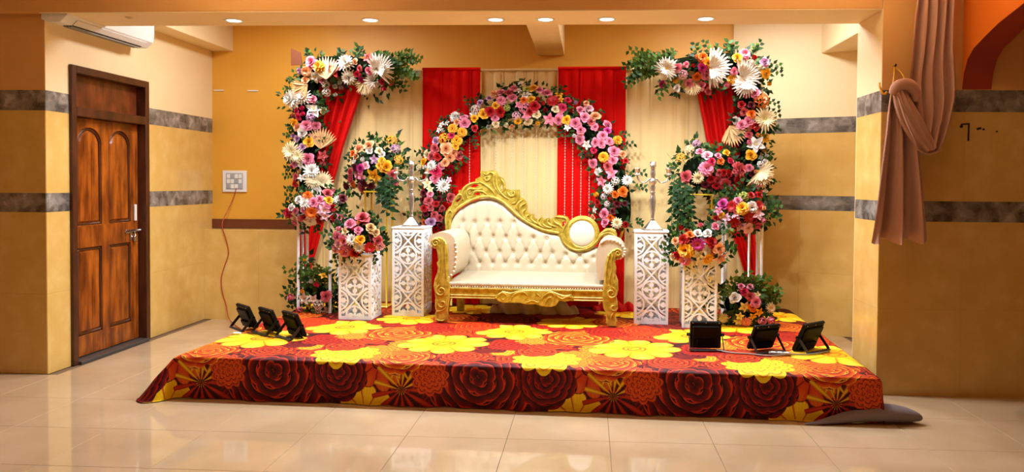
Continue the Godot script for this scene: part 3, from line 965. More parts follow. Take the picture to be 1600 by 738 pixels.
# ---------------------------------------------------------------- the stage
func carpet_point(a: float, b: float) -> Vector3:
	# a: across, from -2.35-over to 2.35+over; b: from the front hem (0) back; returns stage axes (u, h, w)
	var da := 0.0
	if a < -2.35:
		da = -2.35 - a
	elif a > 2.35:
		da = a - 2.35
	var db := maxf(0.0, 0.3 - b)
	var d := sqrt(da * da + db * db)
	var u := clampf(a, -2.35, 2.35)
	var w := minf(0.0, 0.3 - b)
	if d <= 0.0:
		var e := minf(minf(2.35 - absf(a), b - 0.3), 0.08)
		var drop := 0.018 * pow(1.0 - e / 0.08, 2.0)
		return V(u, FL - drop + 0.0015 * sin(a * 9.0 + b * 4.0) * sin(b * 7.0), w)
	var dir := Vector2((da / d) * signf(a), db / d)
	var fall := minf(d, 0.277)
	var over := d - fall
	var wave := 0.012 * sin(a * 7.3 + 1.0) + 0.008 * sin(a * 17.0) + 0.006 * sin(a * 31.0 + b * 9.0)
	var k := fall / 0.277
	var outw := 0.012 * sqrt(k) + wave * k + 0.035 * k * k * absf(dir.x * dir.y) * 2.0 + over * 0.2
	if a < 0.0 and da > 0.0:
		outw += 0.2 * k * absf(dir.x) * exp(-maxf(0.0, b - 0.3) / 0.25)
	return V(u + dir.x * outw, maxf(0.004, 0.282 - fall + 0.02 * over), w + dir.y * outw)

func build_stage() -> void:
	var t := thing("stage_carpet", "low stage covered by a carpet printed with red roses and yellow flowers", "stage", S(0, 0, 0), -TH)
	var mb := MB.new(true)
	var NA := 190
	var NB := 120
	var P := []
	var UV := []
	for j in NB + 1:
		# finer steps near the front edge
		var b: float = (0.6 * j / 50.0) if j <= 50 else 0.6 + 2.32 * (j - 50) / (NB - 50.0)
		for i in NA + 1:
			var a := lerpf(-2.66, 2.45, float(i) / NA)
			P.append(carpet_point(a, b))
			UV.append(Vector2(a / 1.41, b / 3.0))
	for j in NB:
		for i in NA:
			var q := j * (NA + 1) + i
			var r := q + NA + 1
			mb.tri(P[q], P[q + 1], P[r + 1], UV[q], UV[q + 1], UV[r + 1])
			mb.tri(P[q], P[r + 1], P[r], UV[q], UV[r + 1], UV[r])
	put("carpet", mb, carpet_material(), t)
	# the corner of the carpet turned up on the floor, its grey underside showing
	var fm := MB.new(true)
	fm.grid(24, 10, func(x: float, y: float) -> Vector3:
		var ph := y * 1.25 * PI
		var r := 0.004 + 0.095 * pow(x, 1.1) * (1.0 - 0.6 * pow(x, 5.0))
		var c := V(lerpf(1.86, 2.56, x) + 0.05 * sin(ph) * x, r * 0.85 + 0.004, lerpf(0.085, -0.08, x))
		return c + V(0.0, -cos(ph) * r * 0.85, sin(ph) * r * 1.3 + 0.012 * sin(x * 7.0 + 1.0)))
	put("turned_corner", fm, M.backing, t)

func curtain(called: String, label: String, u0: float, u1: float, top: float, bottom: float, w: float, pleats: int, m: Material, amp := 0.03) -> void:
	var t := thing(called, label, "curtain", S((u0 + u1) / 2, bottom, w), -TH, "curtain panels of the backdrop")
	var hw := (u1 - u0) / 2
	var hh := top - bottom
	var cl := MB.new(true)
	cl.grid(pleats * 12, 14, func(x: float, y: float) -> Vector3:
		var f := fposmod(x * pleats, 1.0)
		var sag := 0.4 + 0.6 * (1.0 - y)
		var z := amp * (pow(absf(sin(PI * f)), 0.45) - 0.6) * (0.75 + 0.25 * sin(floor(x * pleats) * 2.3)) + 0.006 * sin(x * 29.0 + y * 5.0) * sag
		var ridge := 0.02 * exp(-pow((minf(f, 1.0 - f)) / 0.045, 2.0))
		return V(lerpf(-hw, hw, x), hh * y, z + ridge))
	put("cloth", cl, m, t)
	var hem := MB.new(true)
	hem.tube([V(-hw, hh - 0.012, 0.012), V(hw, hh - 0.012, 0.012)], 0.012, 8)
	put("top_hem", hem, m, t)

func drape(label: String, sg: float, pts: Array, w: float) -> void:
	# pts: rows of [height, u of outer edge, u of inner edge]
	var t := thing("tied_drape", label, "drape", S(0, FL, w), -TH)
	var cl := MB.new(true)
	cl.grid(56, 30, func(x: float, y: float) -> Vector3:
		var f := y * (pts.size() - 1)
		var k := mini(int(f), pts.size() - 2)
		var a: Array = pts[k]
		var b: Array = pts[k + 1]
		var q := f - k
		var wd: float = absf(lerpf(a[2], b[2], q) - lerpf(a[1], b[1], q))
		var z := 0.02 * sin(x * TAU * 4.5) * clampf(wd * 3.0, 0.4, 1.0) + 0.008 * sin(x * 31.0)
		return V(lerpf(lerpf(a[1], b[1], q), lerpf(a[2], b[2], q), x), lerpf(a[0], b[0], q) - FL, z), sg > 0)
	put("cloth", cl, M.red_satin, t)

func build_backdrop() -> void:
	var top := 2.62
	var fr := thing("backdrop_frame", "thin metal pipe frame the backdrop curtains hang from", "frame", S(-0.27, FL, -2.5), -TH)
	var fm := MB.new(true)
	fm.tube([V(-2.28, 2.305, 0), V(2.28, 2.305, 0)], 0.014, 8)
	put("top_pipe", fm, M.silver, fr)
	for x in [-2.27, 2.27]:
		var pm := MB.new(true)
		pm.tube([V(x, 0, 0), V(x, 2.3, 0)], 0.016, 8)
		put("upright", pm, M.silver, fr)
	curtain("curtain_panel", "wide cream pleated curtain at the left end of the backdrop", -2.5, -1.257, top - 0.004, FL + 0.006, -2.46, 11, M.cream_cloth)
	curtain("curtain_panel", "red pleated curtain left of the middle cream one", -1.255, -0.679, top + 0.006, FL + 0.006, -2.43, 6, M.red_cloth)
	curtain("curtain_panel", "cream pleated curtain in the middle, behind the sofa crest and arch top", -0.677, 0.079, top - 0.004, FL + 0.006, -2.46, 7, M.cream_cloth)
	curtain("curtain_panel", "red pleated curtain right of the middle cream one", 0.081, 0.735, top + 0.006, FL + 0.006, -2.43, 6, M.red_cloth)
	curtain("curtain_panel", "wide cream pleated curtain at the right end of the backdrop", 0.737, 2.03, top - 0.004, FL + 0.006, -2.46, 11, M.cream_cloth)
	drape("red satin drape gathered aside in front of the left end of the backdrop", 1.0, [[2.45, -2.32, -1.83], [2.36, -2.3, -1.865], [1.9, -2.36, -2.03], [1.5, -2.42, -2.14], [1.1, -2.48, -2.24], [0.75, -2.5, -2.34], [0.5, -2.5, -2.41], [0.32, -2.5, -2.44]], -2.39)
	drape("red satin drape gathered aside in front of the right end of the backdrop", 1.0, [[2.45, 1.37, 1.86], [2.36, 1.405, 1.86], [1.9, 1.5, 1.88], [1.5, 1.6, 1.9], [1.1, 1.73, 1.95], [0.75, 1.84, 2.0], [0.5, 1.92, 2.02], [0.32, 1.96, 2.02]], -2.39)
	# strings of beads in front of the middle panels
	var us := [-0.775, -0.516, -0.359, -0.253, -0.121, -0.003, 0.158, 0.232, 0.313, 0.393]
	var where := ["on the left red curtain", "on the cream curtain beside the left red one", "over the sofa crest, left part of the cream curtain", "just left of the middle of the cream curtain", "just right of the middle of the cream curtain", "on the cream curtain beside the right red one", "on the right red curtain, first from the cream one", "on the right red curtain, second from the cream one", "on the right red curtain, third from the cream one", "on the right red curtain, fourth from the cream one"]
	var bm := MB.new(true)
	bm.tube([V(0, 0, 0), V(0, 1.85, 0)], 0.0012, 4)
	for k in 66:
		bm.ball(V(0, 0.02 + k * 0.028, 0), 0.0055, 6, 4)
	var bmesh := bm.mesh()
	for i in us.size():
		var o := put("bead_strand", bmesh, M.bead, null, S(us[i], 0.42, -2.385))
		tag(o, "hanging string of small pale beads " + where[i], "bead string", "bead strings over the backdrop")
	# cloth that lies bundled behind the sofa, seen beneath the seat
	var wb := MB.new(true)
	wb.grid(44, 16, func(x: float, y: float) -> Vector3:
		var a := y * PI
		var e := sqrt(maxf(0.0, 1.0 - pow(absf(x * 2 - 1), 4.0)))
		var r := 0.085 * e * (1.0 + 0.25 * sin(x * 31.0 + y * 4.0) + 0.15 * sin(x * 63.0 + y * 9.0))
		return V(lerpf(-0.42, 0.42, x), maxf(0.0, sin(a)) * r * 1.3, cos(a) * r * 1.1))
	tag(put("cloth_bundle", wb, M.leather_white, null, S(-0.09, FL + 0.004, -2.02)), "crumpled white cloth bundle lying on the stage beneath the sofa", "cloth")
	get_child(get_child_count() - 1).rotation.y = -TH

	var rp := MB.new(true)
	rp.grid(30, 14, func(x: float, y: float) -> Vector3:
		var e := sqrt(maxf(0.0, 1.0 - pow(absf(x * 2 - 1), 3.0)))
		var r := 0.06 * e * (1.0 + 0.3 * sin(x * 23.0 + y * 4.0))
		return V(lerpf(-0.22, 0.22, x), maxf(0.0, sin(y * PI)) * r * 1.2, cos(y * PI) * r * 1.4))
	var rpo := put("cloth_fold", rp, M.red_satin, null, S(0.66, FL + 0.004, -2.28))
	rpo.rotation.y = -TH
	tag(rpo, "dark red cloth fold lying on the stage behind the right sofa leg", "cloth")

# ---------------------------------------------------------------- sofa
func pv(a: Array) -> PackedVector2Array:
	var o := PackedVector2Array()
	for q in a:
		o.append(q / 100.0)
	return o

func ring_path(c: Vector2, rx: float, ry: float, z: float, n := 32) -> Array:
	var o := []
	for i in n + 1:
		o.append(V(c.x + cos(TAU * i / n) * rx, c.y + sin(TAU * i / n) * ry, z))
	return o

func scroll(mb: MB, c: Vector2, r: float, turns: float, a0: float, dirn: float, z: float, thick: float) -> void:
	var path := []
	var rad := []
	var n := int(14 * turns) + 4
	for i in n:
		var t := float(i) / (n - 1)
		var rr := r * (1.0 - 0.8 * t)
		var a := a0 + dirn * TAU * turns * t
		path.append(V(c.x + cos(a) * rr, c.y + sin(a) * rr, z + thick * 0.4 * t))
		rad.append(thick * (0.55 + 0.45 * sin(PI * minf(1.0, t + 0.15))))
	mb.tube(path, rad, 6)

func rib(mb: MB, pts: Array, z: float, thick: float) -> void:
	var p := []
	for q in pts:
		p.append(V(q.x / 100.0, q.y / 100.0, z))
	p = smooth(p, 4)
	var rad := []
	for i in p.size():
		rad.append(thick * (0.25 + 0.75 * sin(PI * (0.12 + 0.8 * i / (p.size() - 1.0)))))
	mb.tube(p, rad, 6)

const ARM_L = [Vector2(-82.8, 68.6), Vector2(-81.7, 71.2), Vector2(-79.1, 72.9), Vector2(-75.7, 73.5), Vector2(-71.6, 72.1), Vector2(-68.9, 68.1), Vector2(-68, 62.1), Vector2(-67.7, 50), Vector2(-67.4, 39.3), Vector2(-66, 32.7), Vector2(-66.2, 20.6), Vector2(-67.5, 12.5), Vector2(-67.9, 7.1), Vector2(-68.3, 2.4), Vector2(-69.9, 0.3), Vector2(-76.8, 0.3), Vector2(-78.7, 2.1), Vector2(-79.2, 6.1), Vector2(-77.9, 10.2), Vector2(-79, 14.2), Vector2(-78.9, 19.6), Vector2(-77.3, 23.3), Vector2(-79.1, 26.3), Vector2(-80.2, 31), Vector2(-79.4, 37.1), Vector2(-76.9, 43.2), Vector2(-76.4, 47.2), Vector2(-77.5, 51.2), Vector2(-76.2, 53.2), Vector2(-77, 59.3), Vector2(-78.1, 63.3), Vector2(-80.8, 64.8)]
const ARM_R = [Vector2(79.5, 64.6), Vector2(79.8, 60.5), Vector2(77.4, 58.3), Vector2(74.9, 59), Vector2(74.1, 54.6), Vector2(75.3, 48.8), Vector2(74.8, 44.4), Vector2(76.9, 38.6), Vector2(77.2, 31.3), Vector2(75.5, 25.5), Vector2(76.7, 21.1), Vector2(76.8, 15.3), Vector2(74.5, 9.4), Vector2(76.5, 5), Vector2(76.1, 0.5), Vector2(68.5, 0.4), Vector2(67.3, 4.8), Vector2(66.7, 12.1), Vector2(64.7, 16.5), Vector2(63.9, 23.8), Vector2(64.2, 31.1), Vector2(65, 38.4), Vector2(65.5, 45.7), Vector2(66, 53), Vector2(67.9, 60.3), Vector2(71.5, 64.5), Vector2(75.8, 66.3)]
const ROLL_L = [Vector2(-85.9, 69.8), Vector2(-85.2, 72.5), Vector2(-82.5, 75.3), Vector2(-77.1, 77.3), Vector2(-71.6, 77.5), Vector2(-66.5, 76.0), Vector2(-63.0, 72.5), Vector2(-61.5, 68), Vector2(-61, 60.9), Vector2(-61.5, 52), Vector2(-62.6, 44.8), Vector2(-66.7, 38.7), Vector2(-70, 38.7), Vector2(-72, 50), Vector2(-74, 60), Vector2(-78, 64), Vector2(-82.8, 65), Vector2(-85.2, 67)]
const ROLL_R = [Vector2(60.5, 39), Vector2(58.8, 47), Vector2(58.1, 56), Vector2(58.6, 63), Vector2(60.4, 68.2), Vector2(63.5, 71.6), Vector2(67.8, 73.4), Vector2(73.6, 72.6), Vector2(78.7, 70), Vector2(82.1, 65.7), Vector2(82.1, 61.3), Vector2(79.5, 58.1), Vector2(75, 57), Vector2(71, 54), Vector2(69, 46), Vector2(68, 39)]
const BACK = [Vector2(-72.5, 36), Vector2(-74.1, 53.3), Vector2(-76.4, 68.7), Vector2(-79.4, 78.6), Vector2(-79.9, 83.6), Vector2(-77.2, 89.6), Vector2(-72.1, 95.2), Vector2(-61.6, 101.5), Vector2(-53.2, 104.6), Vector2(-45.4, 105.8), Vector2(-37.2, 103.9), Vector2(-31, 100.5), Vector2(-24.3, 94.6), Vector2(-15.5, 87.1), Vector2(-4.4, 80.4), Vector2(4.4, 76.4), Vector2(13.2, 73.9), Vector2(21.9, 72.7), Vector2(25.2, 66.9), Vector2(28.1, 62.6), Vector2(32.9, 59.4), Vector2(38.4, 57.8), Vector2(46, 58.1), Vector2(54.6, 60.8), Vector2(60, 62), Vector2(62, 36)]
const CREST = [Vector2(-84.7, 72), Vector2(-86, 86.2), Vector2(-84.6, 93.4), Vector2(-81.2, 97.5), Vector2(-78.2, 98.8), Vector2(-78.2, 102.9), Vector2(-75.3, 106.5), Vector2(-72.3, 109.4), Vector2(-72.9, 113), Vector2(-69.9, 113.4), Vector2(-68.7, 115.4), Vector2(-65.7, 118.1), Vector2(-61.5, 120.2), Vector2(-56.8, 121.4), Vector2(-56.8, 123.4), Vector2(-51.2, 126.3), Vector2(-52.4, 129.6), Vector2(-51.7, 131.6), Vector2(-47.9, 130.5), Vector2(-43.1, 131.7), Vector2(-38.4, 131.7), Vector2(-36, 129.1), Vector2(-34.5, 126.2), Vector2(-31.2, 124.7), Vector2(-29, 121), Vector2(-28.2, 114.5), Vector2(-22.8, 113.4), Vector2(-15.5, 114.1), Vector2(-14.5, 107.6), Vector2(-11, 105.3), Vector2(-8, 101.2), Vector2(-8.2, 94.8), Vector2(-5.5, 91.3), Vector2(-1.7, 91.4), Vector2(-0.8, 87.3), Vector2(2.7, 86.7), Vector2(5.7, 89.7), Vector2(7.4, 86.4), Vector2(12.1, 88.4), Vector2(13, 86.5), Vector2(17.4, 89.2), Vector2(20.9, 90.8), Vector2(26.2, 90.2), Vector2(29.7, 89), Vector2(31.5, 85.9), Vector2(30.9, 80.7), Vector2(29.2, 73.6), Vector2(30.4, 67.8), Vector2(34, 64.4), Vector2(36.4, 59.7), Vector2(31.1, 58.5), Vector2(24.6, 64.2), Vector2(21.1, 70), Vector2(20.5, 73.3), Vector2(9.3, 73.9), Vector2(1, 77.3), Vector2(-7.3, 82.5), Vector2(-15.6, 91.8), Vector2(-22.7, 98.2), Vector2(-29.9, 103.4), Vector2(-37, 105.3), Vector2(-44.2, 106.2), Vector2(-51.3, 106), Vector2(-58.5, 104.2), Vector2(-65.6, 101), Vector2(-72.8, 96), Vector2(-78.2, 89), Vector2(-79.9, 82.7), Vector2(-78, 72)]
const HOLES = [[Vector2(-61.9, 116.6), Vector2(-59.1, 118.6), Vector2(-55, 118.4), Vector2(-53.8, 117.3), Vector2(-57.3, 115.8), Vector2(-60.3, 115.8)], [Vector2(-58.3, 109), Vector2(-55.5, 111.1), Vector2(-52.5, 110.4), Vector2(-52.3, 109), Vector2(-55.5, 108.4)], [Vector2(-76.2, 102.3), Vector2(-72.8, 105.5), Vector2(-69.9, 107.1), Vector2(-70.4, 104.1), Vector2(-74, 101.7)], [Vector2(24.5, 80), Vector2(27.5, 82), Vector2(28, 85.5), Vector2(25, 84.5)], [Vector2(-33.5, 117), Vector2(-31.5, 119), Vector2(-31, 114.5), Vector2(-33, 113)]]
const SWOOP = [Vector2(23, 72.8), Vector2(25.2, 65.8), Vector2(30.7, 59.8), Vector2(39.5, 56.9), Vector2(50.3, 58.6), Vector2(56.7, 63.7), Vector2(61, 70.7), Vector2(66.4, 72.4), Vector2(71.8, 71), Vector2(75, 69.8), Vector2(75.2, 74), Vector2(73.9, 77.4), Vector2(70, 79.5), Vector2(64.8, 79), Vector2(59.9, 75), Vector2(55.6, 69.5), Vector2(50.2, 64), Vector2(42.7, 61.3), Vector2(35.1, 63.4), Vector2(28.9, 69.1), Vector2(26.3, 74.5)]
const ORN = [Vector2(-27.4, 22.4), Vector2(-24.8, 25.5), Vector2(-20.8, 28.5), Vector2(-13.8, 27.1), Vector2(-5.8, 29.4), Vector2(4.1, 29.8), Vector2(20, 29.8), Vector2(26, 27.6), Vector2(31.9, 25.7), Vector2(37.8, 26.8), Vector2(40.2, 23.9), Vector2(37.8, 21.5), Vector2(31.9, 20.6), Vector2(28, 21.7), Vector2(25, 17), Vector2(20.1, 15.7), Vector2(12.2, 16.3), Vector2(8.2, 17.8), Vector2(0.2, 17.4), Vector2(-5.8, 18.7), Vector2(-13.8, 18.5), Vector2(-19.8, 18.4), Vector2(-23.8, 19.5)]

func buttons() -> Array:
	var o := []
	for q in [Vector2(-68.7, 83.8), Vector2(-57.5, 83.3), Vector2(-45.3, 84.1), Vector2(-33.5, 83.6), Vector2(-20.3, 83.5), Vector2(-75.5, 70), Vector2(-64.1, 70), Vector2(-52.3, 70.1), Vector2(-39.7, 69.7), Vector2(-27.7, 69.4), Vector2(-15.3, 70.2), Vector2(-2, 69.6), Vector2(10.5, 69), Vector2(-70.3, 56.6), Vector2(-58.5, 56.8), Vector2(-46.2, 55.9), Vector2(-33.4, 55.7), Vector2(-20.8, 55.9), Vector2(-8.6, 56.5), Vector2(4.6, 55.7), Vector2(15.9, 55.9), Vector2(28.6, 54.6), Vector2(41.3, 53.5), Vector2(54, 52), Vector2(-64, 44.6), Vector2(-51.7, 45.3), Vector2(-39.5, 45.7), Vector2(-28, 45.9), Vector2(-16.5, 45.9), Vector2(-3.7, 45.7), Vector2(9.5, 45.9), Vector2(22.1, 45.7), Vector2(35.2, 45.9), Vector2(47.2, 46.6)]:
		o.append(q / 100.0)
	return o

func back_top(x: float) -> float:
	var b := pv(BACK)
	var y := 0.36
	for i in b.size():
		var p := b[i]
		var q := b[(i + 1) % b.size()]
		if (p.x - x) * (q.x - x) <= 0.0 and absf(p.x - q.x) > 1e-5:
			y = maxf(y, lerpf(p.y, q.y, (x - p.x) / (q.x - p.x)))
	return y

func build_sofa() -> void:
	var t := thing("wedding_sofa", "carved gold wedding sofa with cream tufted back at the centre of the stage", "sofa", S(-0.085, FL, -1.45), -TH)
	var ZB := -0.65
	# tufted backrest: puffed cloth that dips at the buttons and along the folds between them
	var bt := buttons()
	var edges := []
	for i in bt.size():
		for j in range(i + 1, bt.size()):
			var dv: Vector2 = bt[j] - bt[i]
			if dv.length() < 0.19 and absf(dv.y) > 0.06:
				edges.append([bt[i], bt[j]])
	for i in 5:        # folds that run up from the top row to the frame
		edges.append([bt[i], bt[i] + Vector2(-0.004, 0.24)])
	for i in range(24, 34):
		edges.append([bt[i], bt[i] + Vector2(0.0, -0.1)])
	var bk := MB.new(true)
	bk.grid(150, 84, func(x: float, y: float) -> Vector3:
		var u := lerpf(-0.797, 0.617, x)
		var top := back_top(u)
		var p := Vector2(u, lerpf(0.36, top, y))
		var z := 0.075
		var dm := 1.0
		for e in edges:
			var c := Geometry2D.get_closest_point_to_segment(p, e[0], e[1])
			dm = minf(dm, p.distance_to(c))
		var db := 1.0
		for b in bt:
			db = minf(db, p.distance_to(b))
		z -= 0.013 * exp(-dm / 0.009) + 0.024 * exp(-db * db / 0.0006)
		z -= 0.05 * exp(-(top - p.y) / 0.02)
		return V(u, p.y, ZB + z - 0.06 * (p.y - 0.36)))
	put("backrest", bk, M.leather, t)
	for b in bt:
		var q := MB.new(true)
		q.ball(V(b.x, b.y, ZB + 0.042 - 0.06 * (b.y - 0.36)), 0.009, 8, 4, Vector3(1, 1, 0.7))
		put("button", q, M.button, t)
	var bb := MB.new(false)
	bb.prism(pv(BACK), ZB - 0.05, ZB - 0.03, 0.0)
	put("back_board", bb, M.leather, t)
	# carved crest: a cut plate, with ribs and scrolls standing proud of it
	var cs := CSGCombiner3D.new()
	cs.name = "crest_cut"
	add_child(cs)
	var pl := CSGPolygon3D.new()
	pl.name = "plate"
	pl.polygon = pv(CREST)
	pl.depth = 0.035
	cs.add_child(pl)
	for h in HOLES:
		var c := CSGPolygon3D.new()
		c.name = "hole"
		c.polygon = pv(h)
		c.depth = 0.1
		c.position.z = 0.03
		c.operation = CSGShape3D.OPERATION_SUBTRACTION
		cs.add_child(c)
	await get_tree().process_frame
	var cm: Mesh = cs.bake_static_mesh()
	remove_child(cs)
	cs.free()
	var crest := put("crest", cm, M.gold, t, V(0, 0, ZB + 0.035))
	var CZ := 0.0
	var rb := MB.new(true)
	var ol := [Vector2(-80.5, 74), Vector2(-80.6, 84), Vector2(-77.5, 91), Vector2(-72.3, 96.8), Vector2(-62, 103), Vector2(-53.2, 106.4), Vector2(-45.4, 107.4), Vector2(-36.5, 105.4), Vector2(-30, 101.8), Vector2(-23.3, 95.8), Vector2(-14.5, 88.3), Vector2(-3.6, 81.8), Vector2(5, 77.8), Vector2(13.6, 75.4), Vector2(22, 74.2)]
	var lp := []
	for q in ol:
		lp.append(V(q.x / 100, q.y / 100, CZ))
	rb.tube(smooth(lp, 4), 0.014, 8)
	put("frame_bead", rb, M.gold, crest)
	var cv := MB.new(true)
	for r in [
		[Vector2(-84, 78), Vector2(-84.6, 88), Vector2(-81, 94), Vector2(-78, 91)], [Vector2(-80, 95), Vector2(-77, 103), Vector2(-72, 109), Vector2(-69, 106), Vector2(-74, 99)],
		[Vector2(-68, 104), Vector2(-69.5, 110), Vector2(-66, 116), Vector2(-60, 119.5), Vector2(-53, 120)], [Vector2(-64, 106), Vector2(-65, 111), Vector2(-62, 114.5), Vector2(-56, 114), Vector2(-50, 115)],
		[Vector2(-60, 106.5), Vector2(-57, 112), Vector2(-50, 112), Vector2(-46, 109)], [Vector2(-53, 121), Vector2(-47, 118), Vector2(-42, 114), Vector2(-38, 109)],
		[Vector2(-50, 129.5), Vector2(-46, 127.5), Vector2(-43, 129.8), Vector2(-39.5, 128), Vector2(-40, 122), Vector2(-38.5, 116), Vector2(-34, 110)], [Vector2(-49, 124.5), Vector2(-46, 122), Vector2(-43, 124.5), Vector2(-46.5, 126)],
		[Vector2(-36.5, 128.5), Vector2(-37, 121), Vector2(-35, 114), Vector2(-30, 108), Vector2(-25, 105)], [Vector2(-33, 124), Vector2(-30, 120), Vector2(-29.8, 114), Vector2(-33, 111)],
		[Vector2(-27, 112), Vector2(-24, 108), Vector2(-20, 109), Vector2(-20.5, 112.3), Vector2(-23.5, 111.5)], [Vector2(-17, 112.5), Vector2(-16.5, 107), Vector2(-19, 102), Vector2(-22, 101)],
		[Vector2(-12, 104.5), Vector2(-16, 102), Vector2(-18, 98), Vector2(-17, 95)], [Vector2(-9, 101.5), Vector2(-13.5, 99), Vector2(-15, 94.5), Vector2(-13, 90)], [Vector2(-9, 96), Vector2(-12, 93.5), Vector2(-12, 89), Vector2(-8, 86)],
		[Vector2(-6, 91), Vector2(-8.5, 89), Vector2(-7.5, 86), Vector2(-3, 84)], [Vector2(-2.5, 90.5), Vector2(-4, 87), Vector2(-1, 84), Vector2(4, 82)], [Vector2(5, 88.5), Vector2(2, 85), Vector2(4, 81.5), Vector2(9, 79)],
		[Vector2(7.5, 86), Vector2(6.5, 82.5), Vector2(10, 80), Vector2(15, 79)], [Vector2(12.5, 87.5), Vector2(11, 84), Vector2(14, 81.5), Vector2(19, 80)], [Vector2(16, 87.5), Vector2(18, 84), Vector2(22, 82), Vector2(26, 78)],
		[Vector2(18, 89), Vector2(23, 89), Vector2(28, 87.8), Vector2(29, 84), Vector2(26, 78), Vector2(25, 73)]]:
		rib(cv, r, CZ + 0.004, 0.011)
	scroll(cv, Vector2(-0.455, 1.235), 0.028, 1.2, 0.5, 1.0, CZ + 0.004, 0.009)
	scroll(cv, Vector2(-0.215, 1.105), 0.022, 1.2, 2.0, -1.0, CZ + 0.004, 0.007)
	scroll(cv, Vector2(-0.615, 1.105), 0.02, 1.2, 1.0, 1.0, CZ + 0.004, 0.007)
	put("carving", cv, M.gold, crest)
	# round medallion with its ring, and the swoop that holds it
	var md := Vector2(0.432, 0.741)
	var rg := MB.new(true)
	rg.tube(ring_path(md, 0.13, 0.135, 0.0, 40), 0.019, 8, false)
	rg.tube(ring_path(md, 0.148, 0.153, -0.012, 40), 0.012, 8, false)
	var ring := put("medallion_ring", rg, M.gold, t, V(0, 0, ZB + 0.045))
	var pd := MB.new(true)
	var dome := []
	for i in 9:
		var a := PI / 2 * i / 8
		dome.append(Vector2(maxf(sin(a), 0.0) * 0.122, cos(a) * 0.035))
	pd.lathe(dome, 32, Transform3D(Basis(V(1, 0, 0), V(0, 0, 1), V(0, -1, 0)), V(md.x, md.y, 0.002)))
	put("medallion_pad", pd, M.leather_white, ring)
	var bp := MB.new(false)
	var disc := PackedVector2Array()
	for i in 32:
		disc.append(md + Vector2(cos(TAU * i / 32) * 0.15, sin(TAU * i / 32) * 0.155))
	bp.prism(disc, -0.05, -0.008)
	put("medallion_back", bp, M.gold, ring)
	var sw := MB.new(false)
	sw.prism(pv(SWOOP), -0.03, 0.02, 0.006)
	var swo := put("side_scroll", sw, M.gold, t, V(0, 0, ZB + 0.035))
	var sr := MB.new(true)
	rib(sr, [Vector2(24.5, 72), Vector2(27, 65.5), Vector2(33, 60.5), Vector2(40, 58.8), Vector2(49, 60.8), Vector2(56, 66.5), Vector2(61, 73), Vector2(67, 75), Vector2(73, 73)], 0.022, 0.011)
	rib(sr, [Vector2(57, 68), Vector2(62, 75.5), Vector2(68, 77.8), Vector2(73, 75.5)], 0.022, 0.009)
	put("carving", sr, M.gold, swo)
	# seat
	var se := MB.new(true)
	se.grid(60, 26, func(x: float, y: float) -> Vector3:
		# y 0..1 runs from under the front edge over the top to the back
		var e := minf(x, 1.0 - x)
		var pl_ := 0.004 * sin(x * 95.0 + y * 6.0) * smoothstep(0.6, 0.1, y) * (1.0 if x < 0.45 else 0.5)
		if y < 0.2:
			return V(lerpf(-0.665, 0.655, x), lerpf(0.312, 0.352, y / 0.2), 0.012 + 0.008 * sin(PI * y / 0.2) + pl_)
		var q := (y - 0.2) / 0.8
		return V(lerpf(-0.665, 0.655, x), 0.352 + 0.022 * sin(PI * minf(q * 1.4, 0.5)) + 0.012 * q - 0.01 * exp(-e / 0.03) + pl_ * 0.6, lerpf(0.012, ZB + 0.05, q)))
	var seat := put("seat", se, M.seat, t)
	var pc := MB.new(true)
	for i in 62:
		pc.ball(V(lerpf(-0.658, 0.648, i / 61.0), 0.313, 0.016), 0.0065, 6, 4)
	put("stud_trim", pc, M.leather_white, seat)
	# rails
	var rl := MB.new(false)
	rl.box(V(-0.005, 0.262, -0.012), V(1.32, 0.1, 0.05), Basis(), 0.006)
	rl.box(V(-0.005, 0.298, 0.012), V(1.31, 0.018, 0.02), Basis(), 0.004)
	rl.box(V(-0.005, 0.24, 0.012), V(1.31, 0.008, 0.012), Basis(), 0.003)
	rl.box(V(-0.005, 0.217, 0.012), V(1.31, 0.01, 0.012), Basis(), 0.003)
	var rail := put("front_rail", rl, M.gold, t)
	boxed("side_rail", V(-0.69, 0.27, -0.32), V(0.045, 0.1, 0.62), M.gold, t, 0.004)
	boxed("side_rail", V(0.69, 0.27, -0.32), V(0.045, 0.1, 0.62), M.gold, t, 0.004)
	boxed("back_rail", V(0, 0.27, ZB + 0.0), V(1.36, 0.1, 0.045), M.gold, t, 0.004)
	var orn := MB.new(false)
	orn.prism(pv(ORN), 0.01, 0.03, 0.005)
	orn.soft(0)
	for r in [[Vector2(-26, 22.5), Vector2(-21, 27), Vector2(-17, 24.5), Vector2(-19.5, 21), Vector2(-22, 23)], [Vector2(-14, 20), Vector2(-10, 26), Vector2(-3, 28), Vector2(1, 24.5), Vector2(-2, 21.5)], [Vector2(0, 19), Vector2(5, 21), Vector2(10, 19.5), Vector2(12, 24), Vector2(8, 27)], [Vector2(11, 18), Vector2(14, 24), Vector2(20, 28), Vector2(24, 25), Vector2(22, 18)], [Vector2(15, 17.5), Vector2(18, 23), Vector2(21.5, 24)], [Vector2(25, 26), Vector2(30, 23), Vector2(35, 25), Vector2(39, 24)]]:
		rib(orn, r, 0.031, 0.006)
	put("rail_carving", orn, M.gold, rail)
